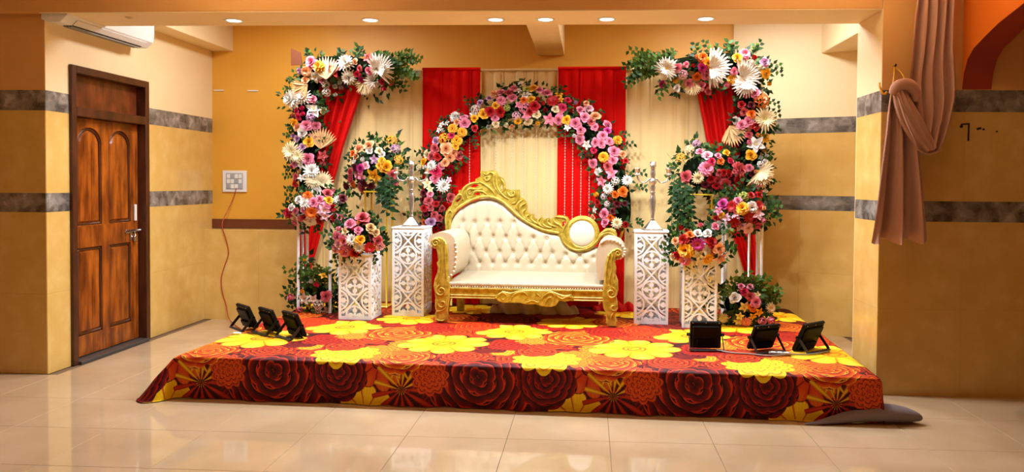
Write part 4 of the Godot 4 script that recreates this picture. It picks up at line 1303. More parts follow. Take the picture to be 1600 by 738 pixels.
	# arms: rolled cushions behind carved gold fronts that run down into the feet
	for side in [0, 1]:
		var roll := MB.new(true)
		var poly := pv(ROLL_L if side == 0 else ROLL_R)
		if Geometry2D.is_polygon_clockwise(poly):
			poly.reverse()
		var n := poly.size()
		for j in 12:
			for i in n:
				var k := (i + 1) % n
				var za := lerpf(0.0, ZB + 0.06, j / 12.0)
				var zb := lerpf(0.0, ZB + 0.06, (j + 1) / 12.0)
				roll.quad(V(poly[i].x, poly[i].y, zb), V(poly[k].x, poly[k].y, zb), V(poly[k].x, poly[k].y, za), V(poly[i].x, poly[i].y, za))
		roll.flat()
		var tr := Geometry2D.triangulate_polygon(poly)
		for i in range(0, tr.size(), 3):
			roll.face([V(poly[tr[i]].x, poly[tr[i]].y, 0), V(poly[tr[i + 1]].x, poly[tr[i + 1]].y, 0), V(poly[tr[i + 2]].x, poly[tr[i + 2]].y, 0)], V(0, 0, 1))
		var arm := put("arm_cushion", roll, M.leather, t)
		var fr := MB.new(true)
		for i in 20:      # gathered white edging on the front of the roll
			var idx := float(i) / 20.0 * (n - 1) * (0.62 if side == 0 else 0.72) + (0.0 if side == 0 else 0.0)
			var a := poly[int(idx)].lerp(poly[(int(idx) + 1) % n], idx - int(idx))
			fr.ball(V(a.x, a.y, 0.004), 0.012, 6, 4)
		put("gathered_edge", fr, M.leather_white, arm)
		var fp := MB.new(false)
		fp.prism(pv(ARM_L if side == 0 else ARM_R), -0.035, 0.03, 0.008)
		var front := put("arm_front", fp, M.gold, t)
		var cvg := MB.new(true)
		if side == 0:
			scroll(cvg, Vector2(-0.785, 0.685), 0.035, 1.4, 0.4, 1.0, 0.031, 0.008)
			scroll(cvg, Vector2(-0.735, 0.275), 0.05, 1.5, 1.6, 1.0, 0.031, 0.009)
			scroll(cvg, Vector2(-0.725, 0.165), 0.038, 1.3, 2.6, 1.0, 0.031, 0.008)
			for r in [[Vector2(-70.5, 70), Vector2(-70, 60), Vector2(-69.5, 48), Vector2(-68.5, 36)], [Vector2(-73.5, 66), Vector2(-72.8, 56), Vector2(-73, 46), Vector2(-75, 38), Vector2(-78, 32)], [Vector2(-76.5, 51), Vector2(-75, 46), Vector2(-75, 42), Vector2(-77.5, 37)], [Vector2(-78.5, 25), Vector2(-77, 18), Vector2(-78, 12)], [Vector2(-68.5, 24), Vector2(-69, 14), Vector2(-73, 10.5), Vector2(-77, 10)], [Vector2(-77.5, 8), Vector2(-77.5, 3), Vector2(-73.5, 1.8), Vector2(-70, 3), Vector2(-69.5, 8)]]:
				rib(cvg, r, 0.031, 0.007)
		else:
			scroll(cvg, Vector2(0.765, 0.625), 0.033, 1.4, 2.6, -1.0, 0.031, 0.008)
			scroll(cvg, Vector2(0.715, 0.285), 0.05, 1.5, 1.6, -1.0, 0.031, 0.009)
			scroll(cvg, Vector2(0.735, 0.165), 0.032, 1.3, 0.6, -1.0, 0.031, 0.008)
			for r in [[Vector2(70, 62), Vector2(67.8, 54), Vector2(67, 46), Vector2(66.5, 36)], [Vector2(73, 62), Vector2(71, 55), Vector2(71.5, 48), Vector2(70, 42), Vector2(69.5, 35)], [Vector2(74, 44), Vector2(73, 40), Vector2(75, 35), Vector2(75, 30)], [Vector2(66, 24), Vector2(66.5, 16), Vector2(69, 10), Vector2(69, 4)], [Vector2(75, 21), Vector2(74.5, 14), Vector2(71.5, 9), Vector2(71.5, 4)]]:
				rib(cvg, r, 0.031, 0.007)
		put("carving", cvg, M.gold, front)
		var bl := MB.new(false)
		var x := -0.7 if side == 0 else 0.7
		bl.prism(PackedVector2Array([Vector2(x - 0.03, 0), Vector2(x + 0.03, 0), Vector2(x + 0.038, 0.23), Vector2(x - 0.038, 0.23)]), ZB + 0.02, ZB + 0.075, 0.006)
		put("rear_leg", bl, M.gold, t)

# ---------------------------------------------------------------- pedestals, stands
func ngon(c: Vector2, rx: float, n: int, ry := -1.0) -> PackedVector2Array:
	var o := PackedVector2Array()
	for i in n:
		o.append(c + Vector2(cos(TAU * i / n) * rx, sin(TAU * i / n) * (rx if ry < 0 else ry)))
	return o

func lattice_mesh(W: float, H: float, shift: float) -> Mesh:
	var root := CSGCombiner3D.new()
	root.name = "lattice_cut"
	add_child(root)
	var inner := CSGCombiner3D.new()
	inner.name = "strokes"
	root.add_child(inner)
	var T := 0.008
	var add := func(poly: PackedVector2Array, op := CSGShape3D.OPERATION_UNION, par: Node = null) -> void:
		var c := CSGPolygon3D.new()
		c.name = "stroke"
		c.polygon = poly
		c.depth = T if op == CSGShape3D.OPERATION_UNION else T * 3
		if op != CSGShape3D.OPERATION_UNION:
			c.position.z = T
		c.operation = op
		(inner if par == null else par).add_child(c, true)
	var ring := func(c: Vector2, r: float, s: float) -> void:
		for hf in 4:
			var p := PackedVector2Array()
			for i in 9:
				var a := PI / 2 * (hf + i / 8.0 * 1.04)
				p.append(c + Vector2(cos(a), sin(a)) * (r + s / 2))
			for i in 9:
				var a := PI / 2 * (hf + (8 - i) / 8.0 * 1.04)
				p.append(c + Vector2(cos(a), sin(a)) * (r - s / 2))
			add.call(p)
	var bar := func(a: Vector2, b: Vector2, s: float) -> void:
		var n := (b - a).normalized().orthogonal() * s / 2
		add.call(PackedVector2Array([a + n, b + n, b - n, a - n]))
	var per := 0.254
	for k in range(-1, 5):
		var yc := shift + per * k
		var ym := yc + per / 2
		if yc > -0.1 and yc < H + 0.1:
			ring.call(Vector2(0, yc), 0.077, 0.014)
			bar.call(Vector2(-0.07, yc), Vector2(0.07, yc), 0.011)
			bar.call(Vector2(0, yc - 0.07), Vector2(0, yc + 0.07), 0.011)
			for a in 4:
				var d := Vector2.RIGHT.rotated(a * PI / 2)
				add.call(ngon(Vector2(0, yc) + d * 0.042, 0.02, 12))
				add.call(PackedVector2Array([Vector2(0, yc) + d * 0.05 + d.orthogonal() * 0.016, Vector2(0, yc) + d * 0.05 - d.orthogonal() * 0.016, Vector2(0, yc) + d * 0.075]))
		if ym > -0.15 and ym < H + 0.15:
			bar.call(Vector2(-0.105, ym - 0.115), Vector2(0.105, ym + 0.115), 0.013)
			bar.call(Vector2(-0.105, ym + 0.115), Vector2(0.105, ym - 0.115), 0.013)
			for s in [-1.0, 1.0]:
				var c := Vector2(s * W / 2, ym)
				ring.call(c, 0.083, 0.013)
				add.call(ngon(c - Vector2(s * 0.043, 0), 0.022, 12))
				bar.call(c, c - Vector2(s * 0.085, 0), 0.011)
				for v in [-1.0, 1.0]:
					bar.call(Vector2(s * W / 2, ym + v * 0.03), Vector2(s * (W / 2 - 0.055), ym + v * 0.052), 0.01)
					bar.call(Vector2(s * W / 2, ym + v * 0.127), Vector2(s * 0.06, ym + v * 0.04 + v * 0.03), 0.011)
	add.call(PackedVector2Array([Vector2(-W / 2 + 0.004, 0.004), Vector2(W / 2 - 0.004, 0.004), Vector2(W / 2 - 0.004, H - 0.004), Vector2(-W / 2 + 0.004, H - 0.004)]), CSGShape3D.OPERATION_INTERSECTION, inner)
	var B := 0.023
	for r in [[-W / 2, W / 2, 0.0, B + 0.006], [-W / 2, W / 2, H - B - 0.012, H], [-W / 2, -W / 2 + B, 0.0, H], [W / 2 - B, W / 2, 0.0, H]]:
		add.call(PackedVector2Array([Vector2(r[0], r[2]), Vector2(r[1], r[2]), Vector2(r[1], r[3]), Vector2(r[0], r[3])]), CSGShape3D.OPERATION_UNION, root)
	await get_tree().process_frame
	var m: Mesh = root.bake_static_mesh()
	remove_child(root)
	root.free()
	return m

func pedestal(label: String, u: float, w: float, W: float, D: float, H: float, mesh: Mesh, turn := 0.0) -> void:
	# u: centre, w: front face
	var t := thing("lattice_pedestal", label, "pedestal", S(u, FL + 0.001, w - D / 2), -TH + turn, "white cut-out pedestals on the stage")
	for i in 4:
		var o := put("lattice_panel", mesh, M.white_board, t)
		o.rotation.y = i * PI / 2
		o.position = Basis(Vector3.UP, i * PI / 2) * V(0, 0, (D if i % 2 == 0 else W) / 2)
		if i % 2 == 1:
			o.scale = V(D / W * 0.96, 1, 1)
	boxed("top_board", V(0, H + 0.006, 0), V(W + 0.012, 0.014, D + 0.012), M.white_board, t, 0.003)
	boxed("base_board", V(0, 0.008, 0), V(W - 0.03, 0.01, D - 0.03), M.white_board, t)

func candelabra(label: String, u: float, h: float, w: float) -> void:
	var t := thing("candelabra", label, "candelabra", S(u, h, w), -TH + 0.15, "silver candelabras on the tall pedestals")
	var bs := MB.new(false)
	var lv := [[0.062, 0.0], [0.06, 0.008], [0.05, 0.014], [0.016, 0.075], [0.012, 0.082]]
	for i in lv.size() - 1:
		for k in 4:
			var a: float = PI / 4 + k * PI / 2
			var b: float = a + PI / 2
			var r0: float = lv[i][0] * 1.9
			var r1: float = lv[i + 1][0] * 1.9
			bs.quad(V(cos(a) * r0, lv[i][1], -sin(a) * r0), V(cos(b) * r0, lv[i][1], -sin(b) * r0), V(cos(b) * r1, lv[i + 1][1], -sin(b) * r1), V(cos(a) * r1, lv[i + 1][1], -sin(a) * r1))
	put("base", bs, M.silver, t)
	var st := MB.new(true)
	var prof := []
	for q in [[0.012, 0.078], [0.016, 0.09], [0.01, 0.1], [0.012, 0.13], [0.018, 0.17], [0.02, 0.25], [0.017, 0.3], [0.012, 0.315], [0.02, 0.325], [0.012, 0.335], [0.014, 0.35], [0.017, 0.37], [0.012, 0.39], [0.024, 0.41], [0.026, 0.425], [0.016, 0.445], [0.013, 0.46], [0.018, 0.475], [0.016, 0.51], [0.013, 0.53], [0.018, 0.54], [0.014, 0.548], [0.024, 0.556], [0.02, 0.565], [0.021, 0.595], [0.0, 0.597]]:
		prof.append(Vector2(q[0] * 1.3, q[1]))
	st.lathe(prof, 14)
	put("stem", st, M.silver, t)
	for s in [-1.0, 1.0]:
		var arm := MB.new(true)
		arm.tube(smooth([V(s * 0.012, 0.43, 0), V(s * 0.03, 0.445, 0), V(s * 0.05, 0.425, 0), V(s * 0.075, 0.412, 0), V(s * 0.118, 0.425, 0), V(s * 0.137, 0.46, 0), V(s * 0.138, 0.478, 0)], 4), 0.007, 7)
		var o := put("branch", arm, M.silver, t)
		var cup := MB.new(true)
		cup.lathe([Vector2(0.0, 0.47), Vector2(0.01, 0.472), Vector2(0.026, 0.482), Vector2(0.026, 0.487), Vector2(0.011, 0.49), Vector2(0.015, 0.5), Vector2(0.02, 0.53), Vector2(0.024, 0.536), Vector2(0.018, 0.536), Vector2(0.0, 0.515)], 12, Transform3D(Basis.from_scale(V(1.25, 1, 1.25)), V(s * 0.138, 0, 0)))
		put("candle_cup", cup, M.silver, o)

func rod_stand(label: String, u: float, w: float, H: float) -> void:
	var t := thing("rod_stand", label, "flower stand", S(u, FL + 0.002, w), -TH, "white four legged flower stands")
	for x in [-0.15, 0.15]:
		for z in [-0.1, 0.1]:
			var m := MB.new(true)
			m.tube([V(x, 0, z), V(x, H + 0.05, z)], 0.0135, 10)
			put("leg", m, M.white_gloss, t)
	boxed("top_plate", V(0, H + 0.056, 0), V(0.31, 0.012, 0.21), M.white_gloss, t, 0.003)

func gold_stand(label: String, u: float, w: float, H: float) -> void:
	var t := thing("gold_stand", label, "flower stand", S(u, FL + 0.002, w), -TH, "gold rod flower stands before the backdrop")
	for x in [-0.105, 0.105]:
		for z in [-0.09, 0.09]:
			var m := MB.new(true)
			m.tube([V(x, 0, z), V(x, H, z)], 0.0095, 8)
			put("leg", m, M.gold_rod, t)
	boxed("top_plate", V(0, H + 0.005, 0), V(0.24, 0.012, 0.2), M.gold_rod, t, 0.002)
	boxed("foot_ring", V(0, 0.006, 0), V(0.24, 0.01, 0.2), M.gold_rod, t, 0.002)

func floodlight(label: String, u: float, w: float, yaw: float, tilt: float, W: float, H: float) -> void:
	# yaw: which way the lamp faces, 0 = to the backdrop, positive = to the right; tilt: up
	var t := thing("floodlight", label, "floodlight", S(u, FL + 0.002, w), -TH - yaw, "black floodlights turned to the backdrop")
	# local: the lamp faces -z
	var bd := Node3D.new()
	var hub := 0.105
	bd.name = "lamp_head"
	bd.position = V(0, hub, 0)
	bd.rotation.x = tilt
	t.add_child(bd)
	var sh := MB.new(false)
	sh.box(V(0, 0, 0), V(W, H, 0.026), Basis(), 0.006)
	sh.box(V(0, -0.01, 0.02), V(W * 0.86, H * 0.8, 0.018), Basis(), 0.006)
	put("casing", sh, M.black_metal, bd)
	boxed("driver_box", V(0, -H * 0.27, 0.034), V(W * 0.6, H * 0.26, 0.022), M.black_fin, bd, 0.004)
	boxed("glass_bezel", V(0, 0, -0.014), V(W * 0.94, H * 0.92, 0.006), M.black_fin, bd)
	boxed("lamp_glass", V(0, 0, -0.018), V(W * 0.84, H * 0.78, 0.003), M.lens, bd)
	for x in [-1, 0, 1]:
		for y in [-1, 1]:
			var b := MB.new(true)
			b.ball(V(x * W * 0.42, y * H * 0.45, 0.0135), 0.004, 6, 4)
			put("screw", b, M.steel, bd)
	# bracket: two arms from the sides of the head down to a bar on the stage
	for s in [-1.0, 1.0]:
		var m := MB.new(false)
		var a := V(s * (W / 2 + 0.008), hub, 0.0)
		var b := V(s * (W / 2 + 0.008), 0.008, 0.085)
		var c := (a + b) / 2
		m.box(c, V(0.005, a.distance_to(b), 0.022), Basis(Vector3.RIGHT, -atan2(b.z - a.z, a.y - b.y)), 0.001)
		put("bracket_arm", m, M.bracket, t)
		var kn := MB.new(true)
		kn.tube([V(s * (W / 2 - 0.004), hub, 0), V(s * (W / 2 + 0.022), hub, 0)], 0.012, 10)
		put("knob", kn, M.black_metal, t)
	boxed("bracket_bar", V(0, 0.006, 0.085), V(W + 0.02, 0.008, 0.03), M.bracket, t, 0.001)

func cable(label: String, pts: Array, r: float, m: Material) -> void:
	var mb := MB.new(true)
	var p := []
	for q in pts:
		p.append(S(q[0], q[1], q[2]))
	mb.tube(smooth(p, 5), r, 6)
	tag(put("cable", mb, m), label, "cable")

# ---------------------------------------------------------------- floral arrangements
func build_arch() -> void:
	var t := thing("floral_arch", "round floral arch of pink, yellow and red roses framing the sofa", "floral arch", S(-0.215, FL, -2.3), -TH)
	var cx := 0.0
	var cy := 0.985
	var R := 0.96
	var fm := MB.new(true)
	var path := []
	for i in 41:
		var a := lerpf(-0.72, PI + 0.72, i / 40.0)
		path.append(V(cx + cos(a) * R, cy + sin(a) * R, -0.02))
	path.push_front(V(path[0].x, 0.002, -0.02))
	path.push_back(V(path[-1].x, 0.002, -0.02))
	fm.tube(path, 0.012, 8)
	put("hoop", fm, M.gold_rod, t)
	var core := MB.new(true)
	var cp := []
	for i in 33:
		var a := lerpf(-0.16, PI + 0.22, i / 32.0)
		cp.append(V(cx + cos(a) * (R - 0.02), cy + sin(a) * (R - 0.02) - 0.02, -0.03))
	core.tube(cp, 0.07, 8)
	put("moss_core", core, M.moss, t)
	var bow := func(p: Vector2) -> Array:
		var q := p - Vector2(cx, cy)
		var e := (q.length() - R + 0.03) / 0.17
		var o := q.normalized()
		return [0.03 + 0.075 * (1.0 - minf(1.0, e * e)), o.x * e * 0.8, o.y * e * 0.8]
	var sp := flowers(t, "cy-687,1713,53 cy-595,1681,53 hy-771,1616,72 cy-648,1601,61 ry-656,1549,42 rh-694,1652,38 rp-573,1766,57 rp-581,1817,45 mw-680,1836,61 re-652,1780,38 lw-811,1758,38 lw-763,1774,34 " + \
	"lw-839,1707,34 uw-785,1698,34 rl-860,1602,46 ry-475,1811,42 rr-474,1716,36 re-747,1518,68 re-681,1480,49 re-715,1437,53 rd-862,1526,50 rd-899,1451,50 rr-828,1443,42 rd-632,1455,49 " + \
	"re-759,1390,46 mw-884,1360,57 rc-946,1473,50 ry-983,1398,46 hc-1030,1344,38 uw-961,1345,34 rh-847,1309,65 rp-800,1353,42 uh-705,1342,42 rp-856,1237,55 mw-783,1167,76 lc-930,1189,53 " + \
	"lc-899,1136,38 lk-731,1227,34 rb-968,1096,38 rp-906,1090,38 rd-722,1053,53 rd-915,1022,50 rb-974,1028,38 rb-829,1037,42 rr-845,992,34 rr-959,954,38 rd-898,961,42 rd-798,949,38 " + \
	"rd-867,887,42 rd-816,856,42 rl-890,819,53 rb-803,784,38 ro-959,818,34 rl-438,1965,36 rl-349,2009,38 ce-294,2044,57 rp-234,2064,45 rd-153,2060,49 rp-111,2101,45 rp-119,2010,54 " + \
	"cp-223,1978,53 ry-276,1928,44 rr-322,1874,54 rr-233,1871,56 ry-390,1850,54 rp-281,1819,45 hw-474,1897,60 lw-493,1848,38 uw-343,1730,36 rc-275,1757,38 uc-180,1753,36 re-130,1737,30 " + \
	"hg-164,1908,39 lw-45,2151,34 lg10,2100,45 lw-65,2082,38 ry76,2104,51 lw10,2041,52 ro-6,1983,41 ry60,1990,45 rp130,2087,46 rp204,2059,54 ur130,1992,31 ur181,1954,30 gr271,1972,71 " + \
	"ly320,2046,45 ly336,1992,37 hp-2,1908,71 lp-56,1940,41 rr98,1927,60 rr52,1871,45 rc115,1850,43 uh197,1886,36 rc292,1898,39 hk-80,1834,52 lp20,1834,49 ry-63,1785,39 rc29,1780,46 " + \
	"uy124,1773,33 lp236,1800,67 rp322,1792,54 lp334,1865,54 rh349,1923,37 rh405,1989,36 ul482,1962,31 rh366,1913,37 ry399,1795,47 re582,1959,33 rk601,1911,51 rp525,1895,46 rp567,1823,54 " + \
	"rp483,1765,61 rp534,1698,50 rp521,1611,54 re664,1835,59 rd628,1783,45 rp665,1729,39 rp781,1756,52 rm782,1696,39 rp738,1648,53 rp672,1586,50 rp725,1576,50 rp800,1594,43 cy877,1612,50 " + \
	"cy748,1447,56 lw586,1564,53 rp846,1500,61 rp835,1418,50 re927,1478,43 rr955,1416,33 rh655,1509,33 ur576,1497,26 uw466,1654,28 lw405,1726,37 rp644,1388,53 rd785,1364,46 ur919,1350,30 " + \
	"mw699,1313,52 lp821,1299,67 lp724,1223,61 hw858,1227,50 mw969,1234,56 mw793,1152,61 ro931,1126,53 ro859,1098,40 uy680,1099,37 hw752,1079,41 hw783,1009,40 rr690,1024,37 rb878,1013,38 " + \
	"ur806,1060,31 rp759,909,59 rp766,836,49 ro817,878,41 re649,880,34 mc880,832,59 rr961,821,34 lw663,953,38 rb835,943,33 rb949,1017,30 rb-946,898,34 ", bow)
	foliage(t, sp, 8, 1.6, 0.055)
	rng.seed = 77
	for i in 30:
		var a := lerpf(-0.25, PI + 0.25, (i + rng.randf() * 0.7) / 30.0)
		var inn := i % 3 == 2
		var o := V(cos(a), sin(a), 0.15) * (-1.0 if inn else 1.0)
		sprig(t, V(cx + cos(a) * (R + (-0.1 if inn else 0.09)), cy + sin(a) * (R + (-0.1 if inn else 0.09)), 0.0), o, rng.randf_range(0.08, 0.15), 6, 0.045, 0.1)

func build_garlands() -> void:
	for side in [0, 1]:
		var t: Node3D
		var sgn := -1.0 if side == 0 else 1.0
		if side == 0:
			t = thing("floral_garland", "corner garland of flowers with hot pink buds at the left end of the backdrop", "garland", S(-2.45, FL, -2.33), -TH)
		else:
			t = thing("floral_garland", "corner garland of flowers with large white spider blooms at the right end of the backdrop", "garland", S(1.9, FL, -2.33), -TH)
		var post := MB.new(true)
		post.tube([V(0, 0, -0.03), V(0, 2.3, -0.03)], 0.014, 8)
		post.tube([V(0, 2.3, -0.03), V(-sgn * 0.95, 2.3, -0.03)], 0.014, 8)
		put("post", post, M.silver, t)
		var core := MB.new(true)
		var x0 := 0.05 if side == 0 else 0.0
		core.tube([V(x0, 0.85, -0.03), V(x0, 1.3, -0.03), V(x0, 1.9, -0.03), V(x0 - sgn * 0.02, 2.2, -0.03), V(x0 - sgn * 0.15, 2.33, -0.03), V(x0 - sgn * 0.4, 2.34, -0.03), V(x0 - sgn * 0.72, 2.34, -0.03)], [0.06, 0.09, 0.1, 0.11, 0.11, 0.1, 0.04], 8)
		put("moss_core", core, M.moss, t)
		var bow := func(p: Vector2) -> Array:
			var ex := 0.0
			var ey := 0.0
			if p.y < 2.2:
				ex = clampf((p.x - x0) / 0.16, -1, 1)
			else:
				ey = clampf((p.y - 2.33) / 0.16, -1, 1)
			return [0.03 + 0.08 * (1.0 - maxf(ex * ex, ey * ey)), ex * 0.7, ey * 0.7]
		var sp: Array
		if side == 0:
			sp = flowers(t, "rp150,2358,67 cy230,2314,69 lr361,2288,88 rr293,2239,42 ce98,2267,57 rl24,2273,39 re81,2182,43 lw173,2222,77 rp233,2194,44 fc298,2301,217,92 ft33,2090,179,215 mw-62,2003,122 " + \
	"mw59,2024,89 hw264,2151,51 hw273,2073,52 uw350,2128,38 uw403,2166,34 uw412,2120,34 uw350,2051,32 mw491,2352,92 mw509,2214,88 re579,2361,38 rd631,2291,34 rh599,2241,37 rm628,2193,35 " + \
	"rp146,2002,46 lw155,1908,89 uh58,1914,35 rh-14,1889,39 uh65,1859,35 rh18,1824,39 ud-49,1846,28 re234,1894,39 hl137,1824,56 ry-34,1770,51 re0,1732,51 rp98,1747,59 rp173,1743,51 " + \
	"ft222,1626,208,82 rw54,1673,55 lp179,1614,88 ry115,1585,59 ul-52,1641,36 rl-7,1617,42 rl54,1538,43 ul11,1519,34 dc-59,1490,114 dc13,1443,77 rp104,1420,71 ld235,1454,58 ud228,1378,40 " + \
	"rp-39,1374,45 mw143,1307,88 lw32,1360,51 qc235,1206,136,50 qc143,1205,112,235 ue19,1297,32 uh-59,1348,29 rd280,1102,66 rw176,1096,59 co98,1063,67 rr-20,1172,36 lw45,1236,40 " + \
	"rd-20,1248,36 qw839,2304,173,42 mw794,2291,79 mw732,2180,89 rp724,2270,46 ld709,2397,55 rh828,2174,37 rh917,2170,34 uh846,2105,35 ud877,2207,31 fc647,2125,150,240 fc660,2106,134,285 ", bow)
		else:
			sp = flowers(t, "dw-793,2274,120 rp-699,2276,50 ry-706,2188,44 rp-616,2305,33 ur-553,2297,33 hk-636,2219,53 rm-828,2141,42 rw-692,2098,40 rp-580,2144,50 ro-511,2202,47 rm-465,2277,50 rp-423,2212,57 " + \
	"rp-468,2123,51 rd-405,2070,39 co-466,2372,55 ry-414,2319,55 ue-518,2383,32 fc-541,2093,135,270 qw-343,2276,196,0 ry-150,2367,51 cp-84,2400,61 ur3,2363,37 rl96,2323,50 lw-108,2278,55 " + \
	"qw-56,2215,205,15 qw-78,2109,151,235 rp-173,2247,43 cy-184,2175,57 rp-319,2185,50 rp-343,2134,36 up-230,2120,42 ry112,2223,50 uy152,2136,33 rh-63,2031,33 rp13,2043,54 ho75,1980,91 " + \
	"rr-104,1941,42 rb-21,1928,39 uc92,1901,43 ro-18,1850,47 rd-82,1871,43 rw-142,1798,47 dc104,1805,132 rp-44,1782,55 rp-101,1754,51 rr28,1740,51 ue-33,1715,36 rd-33,1662,40 " + \
	"ue42,1657,32 ft-159,1658,203,295 lw31,1574,87 up-37,1590,35 ry121,1642,47 ry-15,1471,55 ut113,1527,42 uw73,1451,30 uw115,1423,35 uw135,1472,29 hw74,1388,42 uw158,1375,32 " + \
	"qc85,1291,166,320 rp56,1228,57 ue27,1320,30 rp-28,1355,41 rr64,1130,38 rb4,1302,38 rd-6,1183,38 lw128,1136,38 ", bow)
		var extra := []
		for i in 16:
			extra.append([Vector2(x0 - sgn * rng.randf_range(-0.1, 0.7), 2.33 + rng.randf_range(-0.12, 0.1)), 0.06, 0.02])
		for i in 26:
			extra.append([Vector2(x0 + rng.randf_range(-0.14, 0.14), rng.randf_range(0.85, 2.2)), 0.06, 0.02])
		foliage(t, sp + extra, 7, 1.6, 0.06)
		rng.seed = 90 + side
		# leafy end of the top bar, reaching towards the middle
		for i in 26:
			var p := V(x0 - sgn * rng.randf_range(0.66, 0.98), 2.34 + rng.randf_range(-0.12, 0.12), rng.randf_range(-0.02, 0.05))
			sprig(t, p, V(-sgn, rng.randf_range(-0.8, 0.7), rng.randf_range(0.0, 0.3)), rng.randf_range(0.16, 0.3), 11, 0.05, 0.12, 3 if i % 3 else 1)
		for i in (5 if side == 0 else 9):
			sprig(t, V(x0 - sgn * rng.randf_range(-0.1, 0.6), 2.42, 0.0), V(rng.randf_range(-0.5, 0.5), 1, 0.2), rng.randf_range(0.06, 0.13), 5, 0.05, 0.08)
		for i in (8 if side == 0 else 12):
			sprig(t, V(x0 + sgn * 0.12, rng.randf_range(0.95, 2.35), 0.0), V(sgn, rng.randf_range(-0.3, 0.5), 0.25), rng.randf_range(0.06, 0.17 if side == 1 else 0.1), 6, 0.045, 0.1)
		for i in 8:
			sprig(t, V(x0 - sgn * 0.1, rng.randf_range(0.95, 2.1), 0.02), V(-sgn, rng.randf_range(-0.3, 0.4), 0.25), rng.randf_range(0.07, 0.12), 5, 0.045, 0.1)
		if side == 0:
			var bd := MB.new(false)
			bd.prism(PackedVector2Array([Vector2(-0.147, 2.53), Vector2(-0.05, 2.488), Vector2(-0.03, 2.36), Vector2(-0.147, 2.36)]), -0.1, -0.088)
			put("backing_board", bd, M.brown_paint, t)

func bouquet(called: String, label: String, at: Vector3, spec: String, half: Vector2, mid: Vector2, depth: float, per: float, size: float, light := 0.1) -> Node3D:
	var t := thing(called, label, "flower arrangement", at, -TH)
	var bow := func(p: Vector2) -> Array:
		var e := (p - mid) / half
		var l := minf(1.0, e.length())
		return [depth * (0.25 + 0.65 * sqrt(maxf(0.0, 1.0 - l * l * 0.9))), e.x * 0.9, e.y * 0.9]
	var core := MB.new(true)
	core.ball(V(mid.x, mid.y, 0.0), 1.0, 12, 8, Vector3(half.x * 0.6, half.y * 0.62, depth * 0.45))
	put("foam_core", core, M.moss, t)
	var sp := flowers(t, spec, bow)
	var extra := []
	rng.seed = called.hash() + spec.length()
	for i in 14:
		var a := rng.randf() * TAU
		extra.append([mid + Vector2(cos(a) * half.x, sin(a) * half.y) * rng.randf_range(0.5, 0.95), 0.05, depth * 0.2])
	foliage(t, sp + extra, per, 1.6, size, light)
	for i in 12:
		var a := TAU * i / 12 + rng.randf() * 0.4
		sprig(t, V(mid.x + cos(a) * half.x * 0.75, mid.y + sin(a) * half.y * 0.75, 0.0), V(cos(a), sin(a) * 0.8 + 0.1, 0.3), rng.randf_range(0.08, 0.14), 6, 0.05, 0.12)
	return t

